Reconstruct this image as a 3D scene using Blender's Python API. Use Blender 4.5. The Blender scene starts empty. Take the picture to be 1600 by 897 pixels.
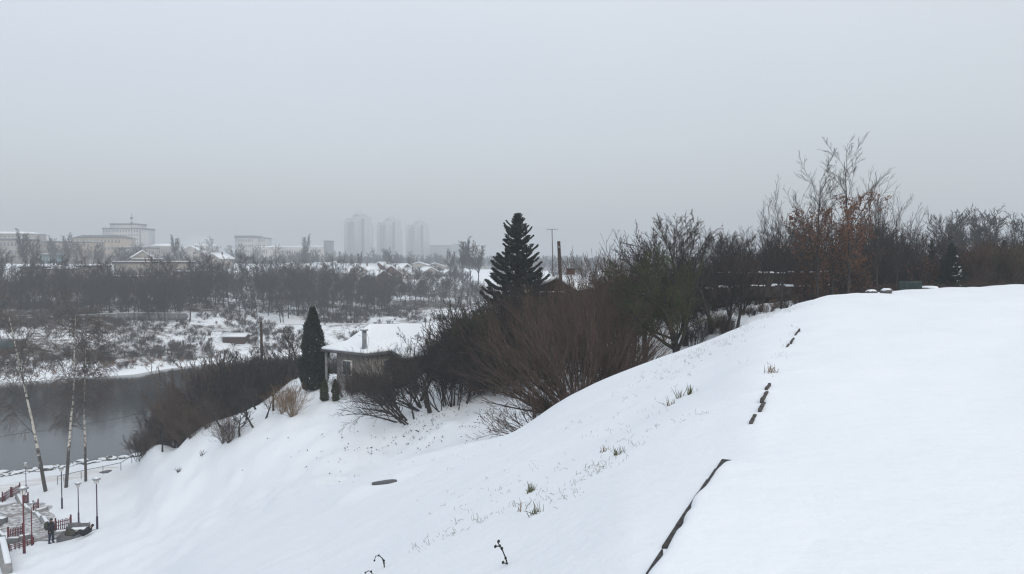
import bpy, math, random
import numpy as np
from mathutils import Vector
C = bpy.context.scene.collection
R = math.radians

# ------------------------------------------------------------------ camera, sky, sun, exposure
FPX, PITCH = 1230.0, 2.02          # focal length in photograph pixels (1600 wide), pitch in degrees
CP, SP = math.cos(R(PITCH)), math.sin(R(PITCH))
cam_d = bpy.data.cameras.new('camera'); cam = bpy.data.objects.new('camera', cam_d); C.objects.link(cam)
cam_d.sensor_width = 36.0; cam_d.lens = 36.0 * FPX / 1600.0
cam_d.clip_start = 0.1; cam_d.clip_end = 20000
cam.rotation_euler = (R(90 - PITCH), 0, 0); cam.location = (0, 0, 0)
bpy.context.scene.camera = cam

world = bpy.data.worlds.new('World'); bpy.context.scene.world = world; world.use_nodes = True
nt = world.node_tree; nt.nodes.clear()
SUN_EL, SUN_ROT = 32.0, 150.0
sky = nt.nodes.new('ShaderNodeTexSky'); sky.sky_type = 'NISHITA'; sky.sun_disc = False
sky.sun_elevation = R(SUN_EL); sky.sun_rotation = R(SUN_ROT); sky.air_density = 1.0; sky.dust_density = 4.0
bgs = nt.nodes.new('ShaderNodeBackground'); bgs.inputs['Strength'].default_value = 0.05
nt.links.new(sky.outputs[0], bgs.inputs['Color'])
tc = nt.nodes.new('ShaderNodeTexCoord'); sx = nt.nodes.new('ShaderNodeSeparateXYZ')
nt.links.new(tc.outputs['Generated'], sx.inputs[0])
ramp = nt.nodes.new('ShaderNodeMapRange')       # overcast: brighter overhead than at the horizon
for k, v in (('From Min', 0.0), ('From Max', 0.5), ('To Min', 0.405), ('To Max', 0.83)): ramp.inputs[k].default_value = v
nt.links.new(sx.outputs['Z'], ramp.inputs['Value'])
cn = nt.nodes.new('ShaderNodeTexNoise'); cn.inputs['Scale'].default_value = 1.6; cn.inputs['Detail'].default_value = 3
nt.links.new(tc.outputs['Generated'], cn.inputs['Vector'])
cm = nt.nodes.new('ShaderNodeMapRange')
for k, v in (('From Min', 0.3), ('From Max', 0.7), ('To Min', 0.975), ('To Max', 1.025)): cm.inputs[k].default_value = v
nt.links.new(cn.outputs[0], cm.inputs['Value'])
mul = nt.nodes.new('ShaderNodeMath'); mul.operation = 'MULTIPLY'
nt.links.new(ramp.outputs[0], mul.inputs[0]); nt.links.new(cm.outputs[0], mul.inputs[1])
bgc = nt.nodes.new('ShaderNodeBackground'); bgc.inputs['Color'].default_value = (0.95, 0.975, 0.998, 1)
nt.links.new(mul.outputs[0], bgc.inputs['Strength'])
addw = nt.nodes.new('ShaderNodeAddShader'); wout = nt.nodes.new('ShaderNodeOutputWorld')
nt.links.new(bgs.outputs[0], addw.inputs[0]); nt.links.new(bgc.outputs[0], addw.inputs[1])
nt.links.new(addw.outputs[0], wout.inputs['Surface'])

sun_d = bpy.data.lights.new('sun', 'SUN'); sun = bpy.data.objects.new('sun', sun_d); C.objects.link(sun)
sun_d.energy = 0.5; sun_d.angle = R(40); sun_d.color = (1.0, 0.96, 0.9)
# sun direction matches the sky texture (rotation measured from +Y towards +X)
_sd = Vector((math.sin(R(SUN_ROT)) * math.cos(R(SUN_EL)), math.cos(R(SUN_ROT)) * math.cos(R(SUN_EL)), math.sin(R(SUN_EL))))
sun.rotation_euler = _sd.to_track_quat('Z', 'Y').to_euler()
vs = bpy.context.scene.view_settings
vs.view_transform = 'Standard'; vs.look = 'None'; vs.exposure = 0.0; vs.gamma = 1.0; vs.use_curve_mapping = False
cy = bpy.context.scene.cycles
cy.volume_bounces = 2; cy.max_bounces = 8; cy.diffuse_bounces = 3; cy.glossy_bounces = 3; cy.use_denoising = True
cy.sample_clamp_indirect = 4.0; cy.use_adaptive_sampling = False; cy.pixel_filter_type = 'BLACKMAN_HARRIS'; cy.filter_width = 1.25

# ------------------------------------------------------------------ helpers
def dep(v):                          # photograph row -> downward slope of that line of sight
    dv = (448.5 - v) / FPX
    return (SP - dv * CP) / (CP + dv * SP)
def P(u, v, Y):                      # a point of the world seen at (u, v) at forward distance Y
    dv = (448.5 - v) / FPX; k = CP + dv * SP
    return Vector(((u - 800) / FPX / k * Y, Y, -dep(v) * Y))

def smooth(a, b, x):
    t = np.clip((x - a) / (b - a), 0, 1); return t * t * (3 - 2 * t)
def vnoise(x, y, seed=0):
    x = np.asarray(x, float); y = np.asarray(y, float)
    xi = np.floor(x).astype(np.int64); yi = np.floor(y).astype(np.int64)
    fx = x - xi; fy = y - yi; fx = fx * fx * (3 - 2 * fx); fy = fy * fy * (3 - 2 * fy)
    def h(a, b):
        n = (a * 374761393 + b * 668265263 + seed * 974711) & 0x7fffffff
        n = ((n ^ (n >> 13)) * 1274126177) & 0x7fffffff
        n = (n ^ (n >> 16)) & 0xffff
        return n / 32767.5 - 1
    return ((h(xi, yi) * (1 - fx) + h(xi + 1, yi) * fx) * (1 - fy) + (h(xi, yi + 1) * (1 - fx) + h(xi + 1, yi + 1) * fx) * fy)

def pchip(X, Yv, x):
    X = np.asarray(X, float); Yv = np.asarray(Yv, float); h = np.diff(X); d = np.diff(Yv) / h
    m = np.zeros(len(X)); m[0] = d[0]; m[-1] = d[-1]
    for i in range(1, len(X) - 1):
        if d[i-1] * d[i] > 0:
            w1 = 2 * h[i] + h[i-1]; w2 = h[i] + 2 * h[i-1]
            m[i] = (w1 + w2) / (w1 / d[i-1] + w2 / d[i])
    x = np.clip(x, X[0], X[-1]); i = np.clip(np.searchsorted(X, x) - 1, 0, len(X) - 2)
    t = (x - X[i]) / h[i]
    return ((1 + 2*t) * (1-t)**2 * Yv[i] + t*(1-t)**2 * h[i] * m[i] + t*t*(3-2*t) * Yv[i+1] + t*t*(t-1) * h[i] * m[i+1])

def mesh_np(name, verts, quads=None, tris=None, smooth_=False, mats=(), midx=None, attrs=None):
    me = bpy.data.meshes.new(name)
    verts = np.asarray(verts, np.float32)
    q = np.zeros((0, 4), np.int32) if quads is None or len(quads) == 0 else np.asarray(quads, np.int32)
    t = np.zeros((0, 3), np.int32) if tris is None or len(tris) == 0 else np.asarray(tris, np.int32)
    me.vertices.add(len(verts)); me.vertices.foreach_set('co', verts.ravel())
    me.loops.add(q.size + t.size); me.loops.foreach_set('vertex_index', np.concatenate([q.ravel(), t.ravel()]))
    n = len(q) + len(t); me.polygons.add(n)
    st = np.concatenate([np.arange(len(q)) * 4, q.size + np.arange(len(t)) * 3]).astype(np.int32)
    me.polygons.foreach_set('loop_start', st)
    try:
        me.polygons.foreach_set('loop_total', np.concatenate([np.full(len(q), 4), np.full(len(t), 3)]).astype(np.int32))
    except Exception: pass
    if smooth_: me.polygons.foreach_set('use_smooth', np.ones(n, bool))
    for m in mats: me.materials.append(m)
    if midx is not None: me.polygons.foreach_set('material_index', np.asarray(midx, np.int32))
    for k, a in (attrs or {}).items():
        at = me.attributes.new(k, 'FLOAT', 'POINT'); at.data.foreach_set('value', np.asarray(a, np.float32))
    me.update(calc_edges=True)
    return me

def obj(name, me, parent=None, kind=None, label=None, cat=None, group=None, loc=None, rotz=0, scale=None):
    o = bpy.data.objects.new(name, me); C.objects.link(o)
    if parent: o.parent = parent
    if kind: o['kind'] = kind
    if label: o['label'] = label
    if cat: o['category'] = cat
    if group: o['group'] = group
    if loc is not None: o.location = loc
    if rotz: o.rotation_euler = (0, 0, rotz)
    if scale is not None: o.scale = (scale,) * 3 if np.isscalar(scale) else scale
    return o
def thing(name, label, cat, loc=(0, 0, 0), rotz=0, group=None, scale=None):
    return obj(name, None, None, None, label, cat, group, loc, rotz, scale)

class MB:                            # collects verts and faces of one mesh
    def __init__(s): s.v = []; s.q = []; s.t = []; s.n = 0
    def add(s, v, q=(), t=()):
        v = np.asarray(v, float); 
        if len(q): s.q.append(np.asarray(q) + s.n)
        if len(t): s.t.append(np.asarray(t) + s.n)
        s.v.append(v); s.n += len(v); return s
    def box(s, c, d, rz=0, taper=1.0, off=(0, 0)):
        # c = centre of the base, d = full sizes
        hx, hy, hz = d[0] / 2, d[1] / 2, d[2]
        b = np.array([(-hx, -hy, 0), (hx, -hy, 0), (hx, hy, 0), (-hx, hy, 0)], float)
        tp = b * [taper, taper, 1] + [off[0], off[1], hz]
        v = np.vstack([b, tp]); ca, sa = math.cos(rz), math.sin(rz)
        v = np.stack([v[:, 0] * ca - v[:, 1] * sa, v[:, 0] * sa + v[:, 1] * ca, v[:, 2]], 1) + np.array(c, float)
        return s.add(v, [(3, 2, 1, 0), (4, 5, 6, 7), (0, 1, 5, 4), (1, 2, 6, 5), (2, 3, 7, 6), (3, 0, 4, 7)])
    def tube(s, pts, rad, k=8, caps=True):
        pts = np.asarray(pts, float); rad = np.full(len(pts), rad) if np.isscalar(rad) else np.asarray(rad)
        tg = np.gradient(pts, axis=0); tg /= np.linalg.norm(tg, axis=1)[:, None] + 1e-9
        ref = np.array([0.0, 0, 1]) if abs(tg[0][2]) < .8 else np.array([1.0, 0, 0])
        u = np.cross(tg, ref); u /= np.linalg.norm(u, axis=1)[:, None] + 1e-9; w = np.cross(tg, u)
        a = np.arange(k) * 2 * math.pi / k
        v = pts[:, None] + rad[:, None, None] * (np.cos(a)[None, :, None] * u[:, None] + np.sin(a)[None, :, None] * w[:, None])
        n = len(pts); i, j = np.meshgrid(np.arange(n - 1), np.arange(k), indexing='ij')
        q = np.stack([i * k + j, i * k + (j + 1) % k, (i + 1) * k + (j + 1) % k, (i + 1) * k + j], -1).reshape(-1, 4)
        v = v.reshape(-1, 3); t = []
        if caps:
            v = np.vstack([v, pts[0], pts[-1]])
            t = [(n * k, (j + 1) % k, j) for j in range(k)] + [(n * k + 1, (n - 1) * k + j, (n - 1) * k + (j + 1) % k) for j in range(k)]
        return s.add(v, q, t)
    def prism(s, poly, y0, y1):      # polygon in (x, z) extruded along y (quads/fan)
        n = len(poly); v = [(p[0], y0, p[1]) for p in poly] + [(p[0], y1, p[1]) for p in poly]
        q = [(i, (i + 1) % n, n + (i + 1) % n, n + i) for i in range(n)]
        t = [(0, i + 1, i) for i in range(1, n - 1)] + [(n, n + i, n + i + 1) for i in range(1, n - 1)]
        return s.add(v, q, t)
    def blob(s, c, r, seed=0, nu=10, nv=6, rough=.2, flat=0.0):
        r = np.array(r, float) * np.ones(3)
        a = np.arange(nu) * 2 * math.pi / nu; b = (np.arange(1, nv) / nv) * math.pi
        A, B = np.meshgrid(a, b); d = np.stack([np.cos(A) * np.sin(B), np.sin(A) * np.sin(B), np.cos(B)], -1).reshape(-1, 3)
        d = np.vstack([d, [0, 0, 1], [0, 0, -1]])
        k = 1 + rough * vnoise(d[:, 0] * 1.7 + d[:, 2] * 1.3 + seed * 7.1, d[:, 1] * 1.9 + seed * 3.3, seed)
        v = d * k[:, None] * r + np.array(c, float)
        q = [(i * nu + j, (i + 1) * nu + j, (i + 1) * nu + (j + 1) % nu, i * nu + (j + 1) % nu) for i in range(nv - 2) for j in range(nu)]
        m = (nv - 1) * nu
        t = [(m, j, (j + 1) % nu) for j in range(nu)] + [(m + 1, (nv - 2) * nu + (j + 1) % nu, (nv - 2) * nu + j) for j in range(nu)]
        return s.add(v, q, t)
    def mesh(s, name, mat, smooth_=False):
        v = np.vstack(s.v); q = np.vstack(s.q) if s.q else None; t = np.vstack(s.t) if s.t else None
        return mesh_np(name, v, q, t, smooth_, (mat,) if mat else ())
    def build(s, name, mat, parent=None, smooth_=False, **kw):
        return obj(name, s.mesh(name, mat, smooth_), parent, **kw)

def mat(name, col, rough=.8, var=.15, scale=3.0, bump=0.0, spec=.3, metal=0.0, col2=None, vecscale=None, detail=4):
    m = bpy.data.materials.new(name); m.use_nodes = True; nt = m.node_tree; b = nt.nodes['Principled BSDF']
    b.inputs['Roughness'].default_value = rough; b.inputs['Metallic'].default_value = metal
    b.inputs['Specular IOR Level'].default_value = spec
    tc = nt.nodes.new('ShaderNodeTexCoord'); nz = nt.nodes.new('ShaderNodeTexNoise')
    nz.inputs['Scale'].default_value = scale; nz.inputs['Detail'].default_value = detail
    src = tc.outputs['Object']
    if vecscale:
        mp = nt.nodes.new('ShaderNodeMapping'); mp.inputs['Scale'].default_value = vecscale
        nt.links.new(src, mp.inputs[0]); src = mp.outputs[0]
    nt.links.new(src, nz.inputs['Vector'])
    cr = nt.nodes.new('ShaderNodeValToRGB'); c = np.array(col[:3]); c2 = np.array(col2) if col2 is not None else None
    lo = c * (1 - var) if c2 is None else c; hi = c * (1 + var) if c2 is None else c2
    cr.color_ramp.elements[0].position = .35; cr.color_ramp.elements[1].position = .65
    cr.color_ramp.elements[0].color = (*np.clip(lo, 0, 1), 1); cr.color_ramp.elements[1].color = (*np.clip(hi, 0, 1), 1)
    nt.links.new(nz.outputs[0], cr.inputs[0]); nt.links.new(cr.outputs[0], b.inputs['Base Color'])
    if bump:
        bp = nt.nodes.new('ShaderNodeBump'); bp.inputs['Strength'].default_value = bump; bp.inputs['Distance'].default_value = .05
        nt.links.new(nz.outputs[0], bp.inputs['Height']); nt.links.new(bp.outputs[0], b.inputs['Normal'])
    return m

SNOW = (.80, .845, .89)
M = {}
M['snowcap'] = mat('snow_on_things', SNOW, .9, .02, 4, .3)
M['bark'] = mat('dark_bark', (.034, .030, .028), .95, .35, 6)
M['bark_far'] = mat('grey_bark', (.045, .043, .043), .95, .3, 2)
M['twig'] = mat('dark_twigs', (.040, .034, .031), .95, .3, 1.2)
M['twig_red'] = mat('red_brown_twigs', (.082, .055, .043), .9, .35, .9)
M['bark_willow'] = mat('olive_brown_bark', (.062, .048, .036), .9, .4, 4)
M['moss'] = mat('mossy_green_bark', (.045, .062, .022), .95, .4, 1, col2=(.062, .058, .034))
M['leaf_brown'] = mat('dead_brown_leaves', (.135, .062, .032), .85, .35, 3)
M['straw'] = mat('dry_straw', (.24, .165, .09), .9, .3, 3, col2=(.14, .09, .055))
M['grass_green'] = mat('winter_green_grass', (.07, .09, .03), .8, .3, 8, col2=(.16, .14, .07))
M['needle'] = mat('dark_spruce_needles', (.014, .024, .020), .85, .3, 2, col2=(.028, .036, .024))
M['thuja'] = mat('dark_thuja_foliage', (.010, .018, .013), .9, .3, 3, col2=(.020, .030, .018))
M['juniper'] = mat('green_juniper_foliage', (.026, .040, .016), .9, .3, 4, col2=(.05, .055, .02))
M['birch'] = None
M['twig_birch'] = mat('grey_birch_twigs', (.095, .078, .070), .9, .3, 1.2)

# ------------------------------------------------------------------ terrain: every column is a list of (distance, height) along one bearing
#         u : 0 ground under feet ... each column lists 20 features
def col(u, f):
    a = (u - 800) / FPX; out = []
    for Y, s in f:
        z = -dep(float(s[1:])) * Y if isinstance(s, str) else s
        out.append((math.log(Y * math.hypot(1, a)), z))
    return (math.atan(a), out)
FAR = [(1100, -7.0), (2500, 4.0), (7000, 12.0)]
cols = [
 col(-900, [(.5,-1.6),(4,-3.2),(9,-6.0),(18,-10.8),(30,-16.0),(38,-18.5),(46,-19.8),(55,-20.4),(64,-20.9),(74,-22),(80,-25),(115,-25),(119,-22),(135,-18.5),(165,-14.5),(240,-8.5),(400,-2)] + FAR),
 col(0,   [(.5,-1.6),(4,-2.9),(9,-5.2),(18,-9.3),(30,-14.2),(40,-17.6),(47,'v893'),(55,'v851'),(68,'v785'),(80,-22),(86,-25),(134,-25),(139,-22),(155,'v556'),(186,'v500'),(265,'v452'),(400,-2.5)] + FAR),
 col(200, [(.5,-1.6),(4,-2.6),(9,-4.8),(18,-8.4),(30,-12.9),(40,-15.9),(49,'v838'),(60,'v795'),(76,'v735'),(87,-22),(93,-25),(145,-25),(149,-22),(165,'v548'),(192,'v497'),(270,'v452'),(410,-2.5)] + FAR),
 col(243, [(.5,-1.6),(4,-2.52),(9,-4.6),(18,-7.9),(30,-12.3),(40,'v868'),(50,'v820'),(60,'v750'),(70,'v699'),(86.5,-22),(93,-25),(151,-25),(155,-22),(170,'v546'),(196,'v495'),(272,'v452'),(414,-2.5)] + FAR),
 col(300, [(.5,-1.6),(4,-2.45),(9,-4.3),(18,-7.15),(29,'v864'),(40,'v834'),(50,'v798'),(66,'v677'),(73,-18.0),(86,-22),(93,-25),(157,-25),(162,-22),(176,'v543'),(200,'v493'),(275,'v452'),(420,-2.5)] + FAR),
 col(400, [(.5,-1.6),(4,-2.37),(9,-3.85),(18,-6.5),(30,'v816'),(38,'v790'),(46,'v757'),(60,'v648'),(70,-12.9),(92,-22),(99,-25),(167,-25),(172,-22),(186,'v533'),(212,'v493'),(285,'v452'),(430,-3)] + FAR),
 col(500, [(.5,-1.6),(4,-2.24),(9,-3.56),(18,-5.9),(30,'v768'),(36.5,'v753'),(43,'v733'),(56,'v630'),(65,'v588'),(98,-22),(105,-25),(180,-25),(185,-22),(198,'v522'),(222,'v492'),(295,'v450'),(440,-4)] + FAR),
 col(600, [(.5,-1.6),(4,-2.1),(9,-3.26),(18,-5.3),(30,'v728'),(36,-10.35),(41,'v727'),(50,'v650'),(63,'v596'),(105,-22),(112,-25),(190,-25),(195,-22),(210,'v516'),(235,'v490'),(310,'v445'),(450,-5)] + FAR),
 col(700, [(.5,-1.6),(4,-1.97),(9,-2.95),(18,-4.7),(30,'v701'),(35,-9.0),(40,'v699'),(50,'v628'),(61,'v572'),(115,-22),(122,-25),(205,-25),(210,-22),(224,'v510'),(250,'v484'),(330,'v440'),(460,-6)] + FAR),
 col(785, [(.5,-1.6),(4,-1.87),(9,-2.7),(18,-4.23),(30,'v683'),(35,-8.5),(40,'v681'),(50,'v612'),(61,'v548'),(125,-22),(132,-25),(225,-25),(230,-22),(245,-18),(270,-15),(350,-11),(480,-7)] + FAR),
 col(900, [(.5,-1.6),(4,-1.7),(9,-2.36),(18,-3.55),(30,'v616'),(35,-6.9),(41,'v618'),(50,'v548'),(59,'v498'),(130,-22),(137,-25),(250,-25),(260,-22),(275,-18),(300,-15),(380,-11),(520,-8)] + FAR),
 col(1000,[(.5,-1.6),(4,-1.58),(9,-2.06),(18,-2.94),(30,'v573'),(35,-5.8),(41,'v574'),(50,'v522'),(58,'v476'),(150,-22),(157,-25),(290,-25),(300,-22),(315,-18),(340,-15),(420,-11),(560,-8)] + FAR),
 col(1100,[(.5,-1.6),(4,-1.55),(9,-1.77),(18,-2.34),(31,'v535'),(36,-4.5),(42,'v534'),(50,'v500'),(58,'v473'),(170,-22),(177,-25),(330,-25),(340,-22),(355,-18),(380,-15),(460,-11),(600,-8)] + FAR),
 col(1200,[(.5,-1.6),(4,-1.55),(9,-1.56),(18,-1.76),(32,'v490'),(37,-3.0),(43,'v491'),(50,'v479'),(58,'v468'),(190,-22),(197,-25),(370,-25),(380,-22),(395,-18),(420,-15),(500,-11),(640,-8)] + FAR),
 col(1300,[(.5,-1.6),(4,-1.55),(9,-1.55),(18,-1.56),(36,'v462'),(40,-2.1),(45,-2.4),(51,-2.7),(59,-3.0),(215,-22),(222,-25),(410,-25),(420,-22),(435,-18),(460,-15),(540,-11),(680,-8)] + FAR),
 col(1400,[(.5,-1.6),(4,-1.55),(9,-1.55),(18,-1.55),(40,'v455'),(44,-1.95),(49,-2.2),(55,-2.5),(64,-2.8),(240,-22),(247,-25),(450,-25),(460,-22),(475,-18),(500,-15),(580,-11),(720,-8)] + FAR),
 col(1600,[(.5,-1.6),(4,-1.55),(9,-1.55),(18,-1.55),(45,'v447'),(49,-1.9),(54,-2.1),(60,-2.3),(70,-2.6),(290,-22),(297,-25),(530,-25),(540,-22),(555,-18),(580,-15),(660,-11),(780,-8)] + FAR),
 col(2600,[(.5,-1.6),(4,-1.55),(9,-1.55),(18,-1.55),(42,-1.5),(46,-1.8),(52,-2.0),(58,-2.2),(70,-2.6),(330,-8),(337,-8),(570,-8),(580,-8),(595,-8),(620,-8),(700,-8),(800,-8)] + FAR),
]
def plain(th, zs):
    rs = [.5, 4, 9, 18, 36, 42, 48, 55, 64, 90, 97, 140, 145, 160, 190, 270, 420, 1100, 2500, 7000]
    return (th, [(math.log(r), z) for r, z in zip(rs, zs)])
back = plain(0, [-1.6] + [-1.55] * 7 + [-1.6] * 6 + [-2, -2, -2, -5, 0, 10])[1]
leftb = plain(0, [-1.6, -2.6, -4.6, -8.5, -14.5, -16.5, -18, -19, -20, -20.5] + [-20.5] * 4 + [-19, -14, -8, -7, 0, 10])[1]
cols = [(-math.pi, back), (-2.2, leftb)] + cols + [(2.0, back), (math.pi, back)]
NK = len(cols[0][1]); TH = np.array([c[0] for c in cols])
assert all(len(c[1]) == NK for c in cols)
LR = np.array([[p[0] for p in c[1]] for c in cols]); ZZ = np.array([[p[1] for p in c[1]] for c in cols])
A_IN = math.atan(.80)
th_g = np.unique(np.concatenate([np.linspace(-math.pi, -A_IN, 46), np.linspace(-A_IN, A_IN, 460), np.linspace(A_IN, math.pi, 46)]))
lr_g = np.unique(np.concatenate([np.linspace(math.log(.5), math.log(3), 24), np.linspace(math.log(3), math.log(110), 280), np.linspace(math.log(110), math.log(300), 90), np.linspace(math.log(300), math.log(7000), 50)]))
H = np.zeros((len(th_g), len(lr_g)))
LRi = np.stack([pchip(TH, LR[:, k], th_g) for k in range(NK)], 1); ZZi = np.stack([pchip(TH, ZZ[:, k], th_g) for k in range(NK)], 1)
for i in range(len(th_g)): H[i] = pchip(LRi[i], ZZi[i], lr_g)
TG, LG = np.meshgrid(th_g, lr_g, indexing='ij'); RG = np.exp(LG); XG = RG * np.sin(TG); YG = RG * np.cos(TG)
# loft smoothing across bearings where the left slope meets the terrace
for _ in range(3): H[1:-1] = .25 * H[:-2] + .5 * H[1:-1] + .25 * H[2:]
SHORE_N = np.exp(LRi[:, 9]); SHORE_F = np.exp(LRi[:, 12]); RIM = np.exp(LRi[:, 7]); TERR = np.exp(LRi[:, 8]); CREST = np.exp(LRi[:, 4])
sn, sf, rim, ter, crest = (a[:, None] for a in (SHORE_N, SHORE_F, RIM, TERR, CREST))
inland = smooth(0, 6, RG - sf) * (1 - smooth(500, 900, RG))
H += inland * (.25 * vnoise(XG / 9, YG / 9, 3) + .22 * vnoise(XG / 4, YG / 4, 4) + .45 * vnoise(XG / 26, YG / 22, 5))
H += (1 - smooth(60, 90, RG)) * (.065 * vnoise(XG / 1.7, YG / 2.3, 7) + .10 * vnoise(XG / 5, YG / 6, 17) * smooth(14, 30, RG) + .018 * vnoise(XG / .5, YG / .6, 8) * smooth(4, 12, RG))
gul = smooth(1, 6, RG - crest) * (1 - smooth(-2, 12, RG - ter))
H += gul * (.18 * vnoise(XG / 2.2, YG / 2.2, 9) + .10 * vnoise(XG / .9, YG / .9, 10) + .07 * vnoise((XG + YG * .3) / .7, YG / 3, 12))
mnd = lambda x, y, rx, ry, h: h * np.exp(-((XG - x) / rx) ** 2 - ((YG - y) / ry) ** 2)
for (u, v, Y, rx, ry, h) in ((570, 492, 205, 11, 7, 2.2), (440, 500, 190, 6, 5, 1.2), (365, 504, 185, 6, 4, 1.6), (640, 500, 215, 8, 6, 1.0)):
    p = P(u, v, Y); H += mnd(p.x, p.y, rx, ry, h)
def height(x, y):
    x = np.asarray(x, float); y = np.asarray(y, float)
    t = np.arctan2(x, y); l = np.log(np.maximum(np.hypot(x, y), .51))
    i = np.clip(np.searchsorted(th_g, t) - 1, 0, len(th_g) - 2); j = np.clip(np.searchsorted(lr_g, l) - 1, 0, len(lr_g) - 2)
    a = np.clip((t - th_g[i]) / (th_g[i+1] - th_g[i]), 0, 1); b = np.clip((l - lr_g[j]) / (lr_g[j+1] - lr_g[j]), 0, 1)
    return (H[i, j] * (1-a) + H[i+1, j] * a) * (1-b) + (H[i, j+1] * (1-a) + H[i+1, j+1] * a) * b
def G(x, y, dz=0.0): return Vector((float(x), float(y), float(height(x, y)) + dz))
def at(u, Y, dz=0.0):                # on the ground along bearing u at forward distance Y
    return G((u - 800) / FPX * Y, Y, dz)
def hit(u, v, y0=2.5, y1=900):       # where the line of sight through (u, v) first meets the ground
    Y = np.exp(np.linspace(math.log(y0), math.log(y1), 3000)); dv = (448.5 - v) / FPX; k = CP + dv * SP
    X = (u - 800) / FPX / k * Y; z = -dep(v) * Y; w = np.where(z < height(X, Y))[0]
    n = w[0] if len(w) else len(Y) - 1
    return Vector((float(X[n]), float(Y[n]), float(height(X[n], Y[n]))))

# level patch round the manhole cover on the slope
_mp = hit(601, 755, 8); _md = np.hypot(XG - _mp.x, YG - _mp.y); _mw = 1 - smooth(.5, 1.6, _md)
H[:] = H * (1 - _mw) + (_mp.z + .12 * (XG - _mp.x) - .16 * (YG - _mp.y)) * _mw
# terrain mesh (with a centre point under the camera) and its snow-and-litter material
n1, n2 = H.shape
verts = np.stack([XG, YG, H], -1).reshape(-1, 3)
i, j = np.meshgrid(np.arange(n1 - 1), np.arange(n2 - 1), indexing='ij')
quads = np.stack([i * n2 + j, (i + 1) * n2 + j, (i + 1) * n2 + j + 1, i * n2 + j + 1], -1).reshape(-1, 4)
verts = np.vstack([verts, [0, 0, -1.6]])
fan = np.array([(n1 * n2, (k + 1) * n2, k * n2) for k in range(n1 - 1)])
# litter: 0 clean snow ... 1 mostly bare brown ground
lit = np.zeros_like(H)
fb = smooth(1.0, 4, RG - sf) * (1 - smooth(300, 420, RG))
lit += fb * smooth(40, 48, RG - sf) * .16
lit += fb * (.50 + .18 * vnoise(XG / 14, YG / 10, 21) + .15 * smooth(-.35, -.7, XG / np.maximum(YG, 1)) )
lit += smooth(1, 8, RG - crest) * (1 - smooth(0, 30, RG - ter)) * smooth(-.25, 0.0, np.where(YG > 0, XG / np.maximum(YG, 1), -1)) * .33
lit += smooth(300, 600, RG) * .72
lit += (1 - smooth(0, 12, np.abs(RG - sn - 0))) * smooth(-.5, -.42, np.where(YG > 0, XG / np.maximum(YG, 1), -1)) * .25
lit *= (RG < sf * 0.999) * (RG < sn) + (RG > sf)
litv = np.append(lit.reshape(-1), 0)
ms = bpy.data.materials.new('snow_with_litter'); ms.use_nodes = True; nt = ms.node_tree; b = nt.nodes['Principled BSDF']
b.inputs['Roughness'].default_value = .85; b.inputs['Specular IOR Level'].default_value = .15
geo = nt.nodes.new('ShaderNodeNewGeometry'); at_ = nt.nodes.new('ShaderNodeAttribute'); at_.attribute_name = 'litter'
def tn(scale, det=5, rough=.6, vec=None):
    n = nt.nodes.new('ShaderNodeTexNoise'); n.inputs['Scale'].default_value = scale; n.inputs['Detail'].default_value = det; n.inputs['Roughness'].default_value = rough
    nt.links.new(vec or geo.outputs['Position'], n.inputs['Vector']); return n
def mth(op, a, b_=None, c=None, clamp=False):
    n = nt.nodes.new('ShaderNodeMath'); n.operation = op; n.use_clamp = clamp
    for k, x in enumerate((a, b_, c)):
        if x is None: continue
        if isinstance(x, (int, float)): n.inputs[k].default_value = x
        else: nt.links.new(x, n.inputs[k])
    return n.outputs[0]
n1_ = tn(.45, 8, .72); n2_ = tn(3.0, 6, .7)
mixn = mth('ADD', mth('MULTIPLY', n1_.outputs[0], .55), mth('MULTIPLY', n2_.outputs[0], .45))
msk = mth('MULTIPLY', mth('SUBTRACT', mixn, mth('SUBTRACT', .80, mth('MULTIPLY', at_.outputs['Fac'], .56))), 9.0, clamp=True)
lc = nt.nodes.new('ShaderNodeValToRGB'); lc.color_ramp.elements[0].color = (.028, .026, .024, 1); lc.color_ramp.elements[1].color = (.13, .095, .065, 1)
lc.color_ramp.elements[0].position = .42; lc.color_ramp.elements[1].position = .68
nt.links.new(tn(.9, 5).outputs[0], lc.inputs[0])
mx = nt.nodes.new('ShaderNodeMix'); mx.data_type = 'RGBA'; mx.inputs[6].default_value = (*SNOW, 1)
nt.links.new(msk, mx.inputs[0]); nt.links.new(lc.outputs[0], mx.inputs[7]); nt.links.new(mx.outputs[2], b.inputs['Base Color'])
bp = nt.nodes.new('ShaderNodeBump'); bp.inputs['Strength'].default_value = .6; bp.inputs['Distance'].default_value = .06
nt.links.new(mth('ADD', mth('MULTIPLY', tn(7.0, 5, .6).outputs[0], .35), tn(1.3, 5, .55).outputs[0]), bp.inputs['Height']); nt.links.new(bp.outputs[0], b.inputs['Normal'])
ground = obj('ground', mesh_np('ground', verts, quads, fan, True, (ms,), attrs={'litter': litv}), kind='structure', label='snow covered hillside, gully and river banks')

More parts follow.
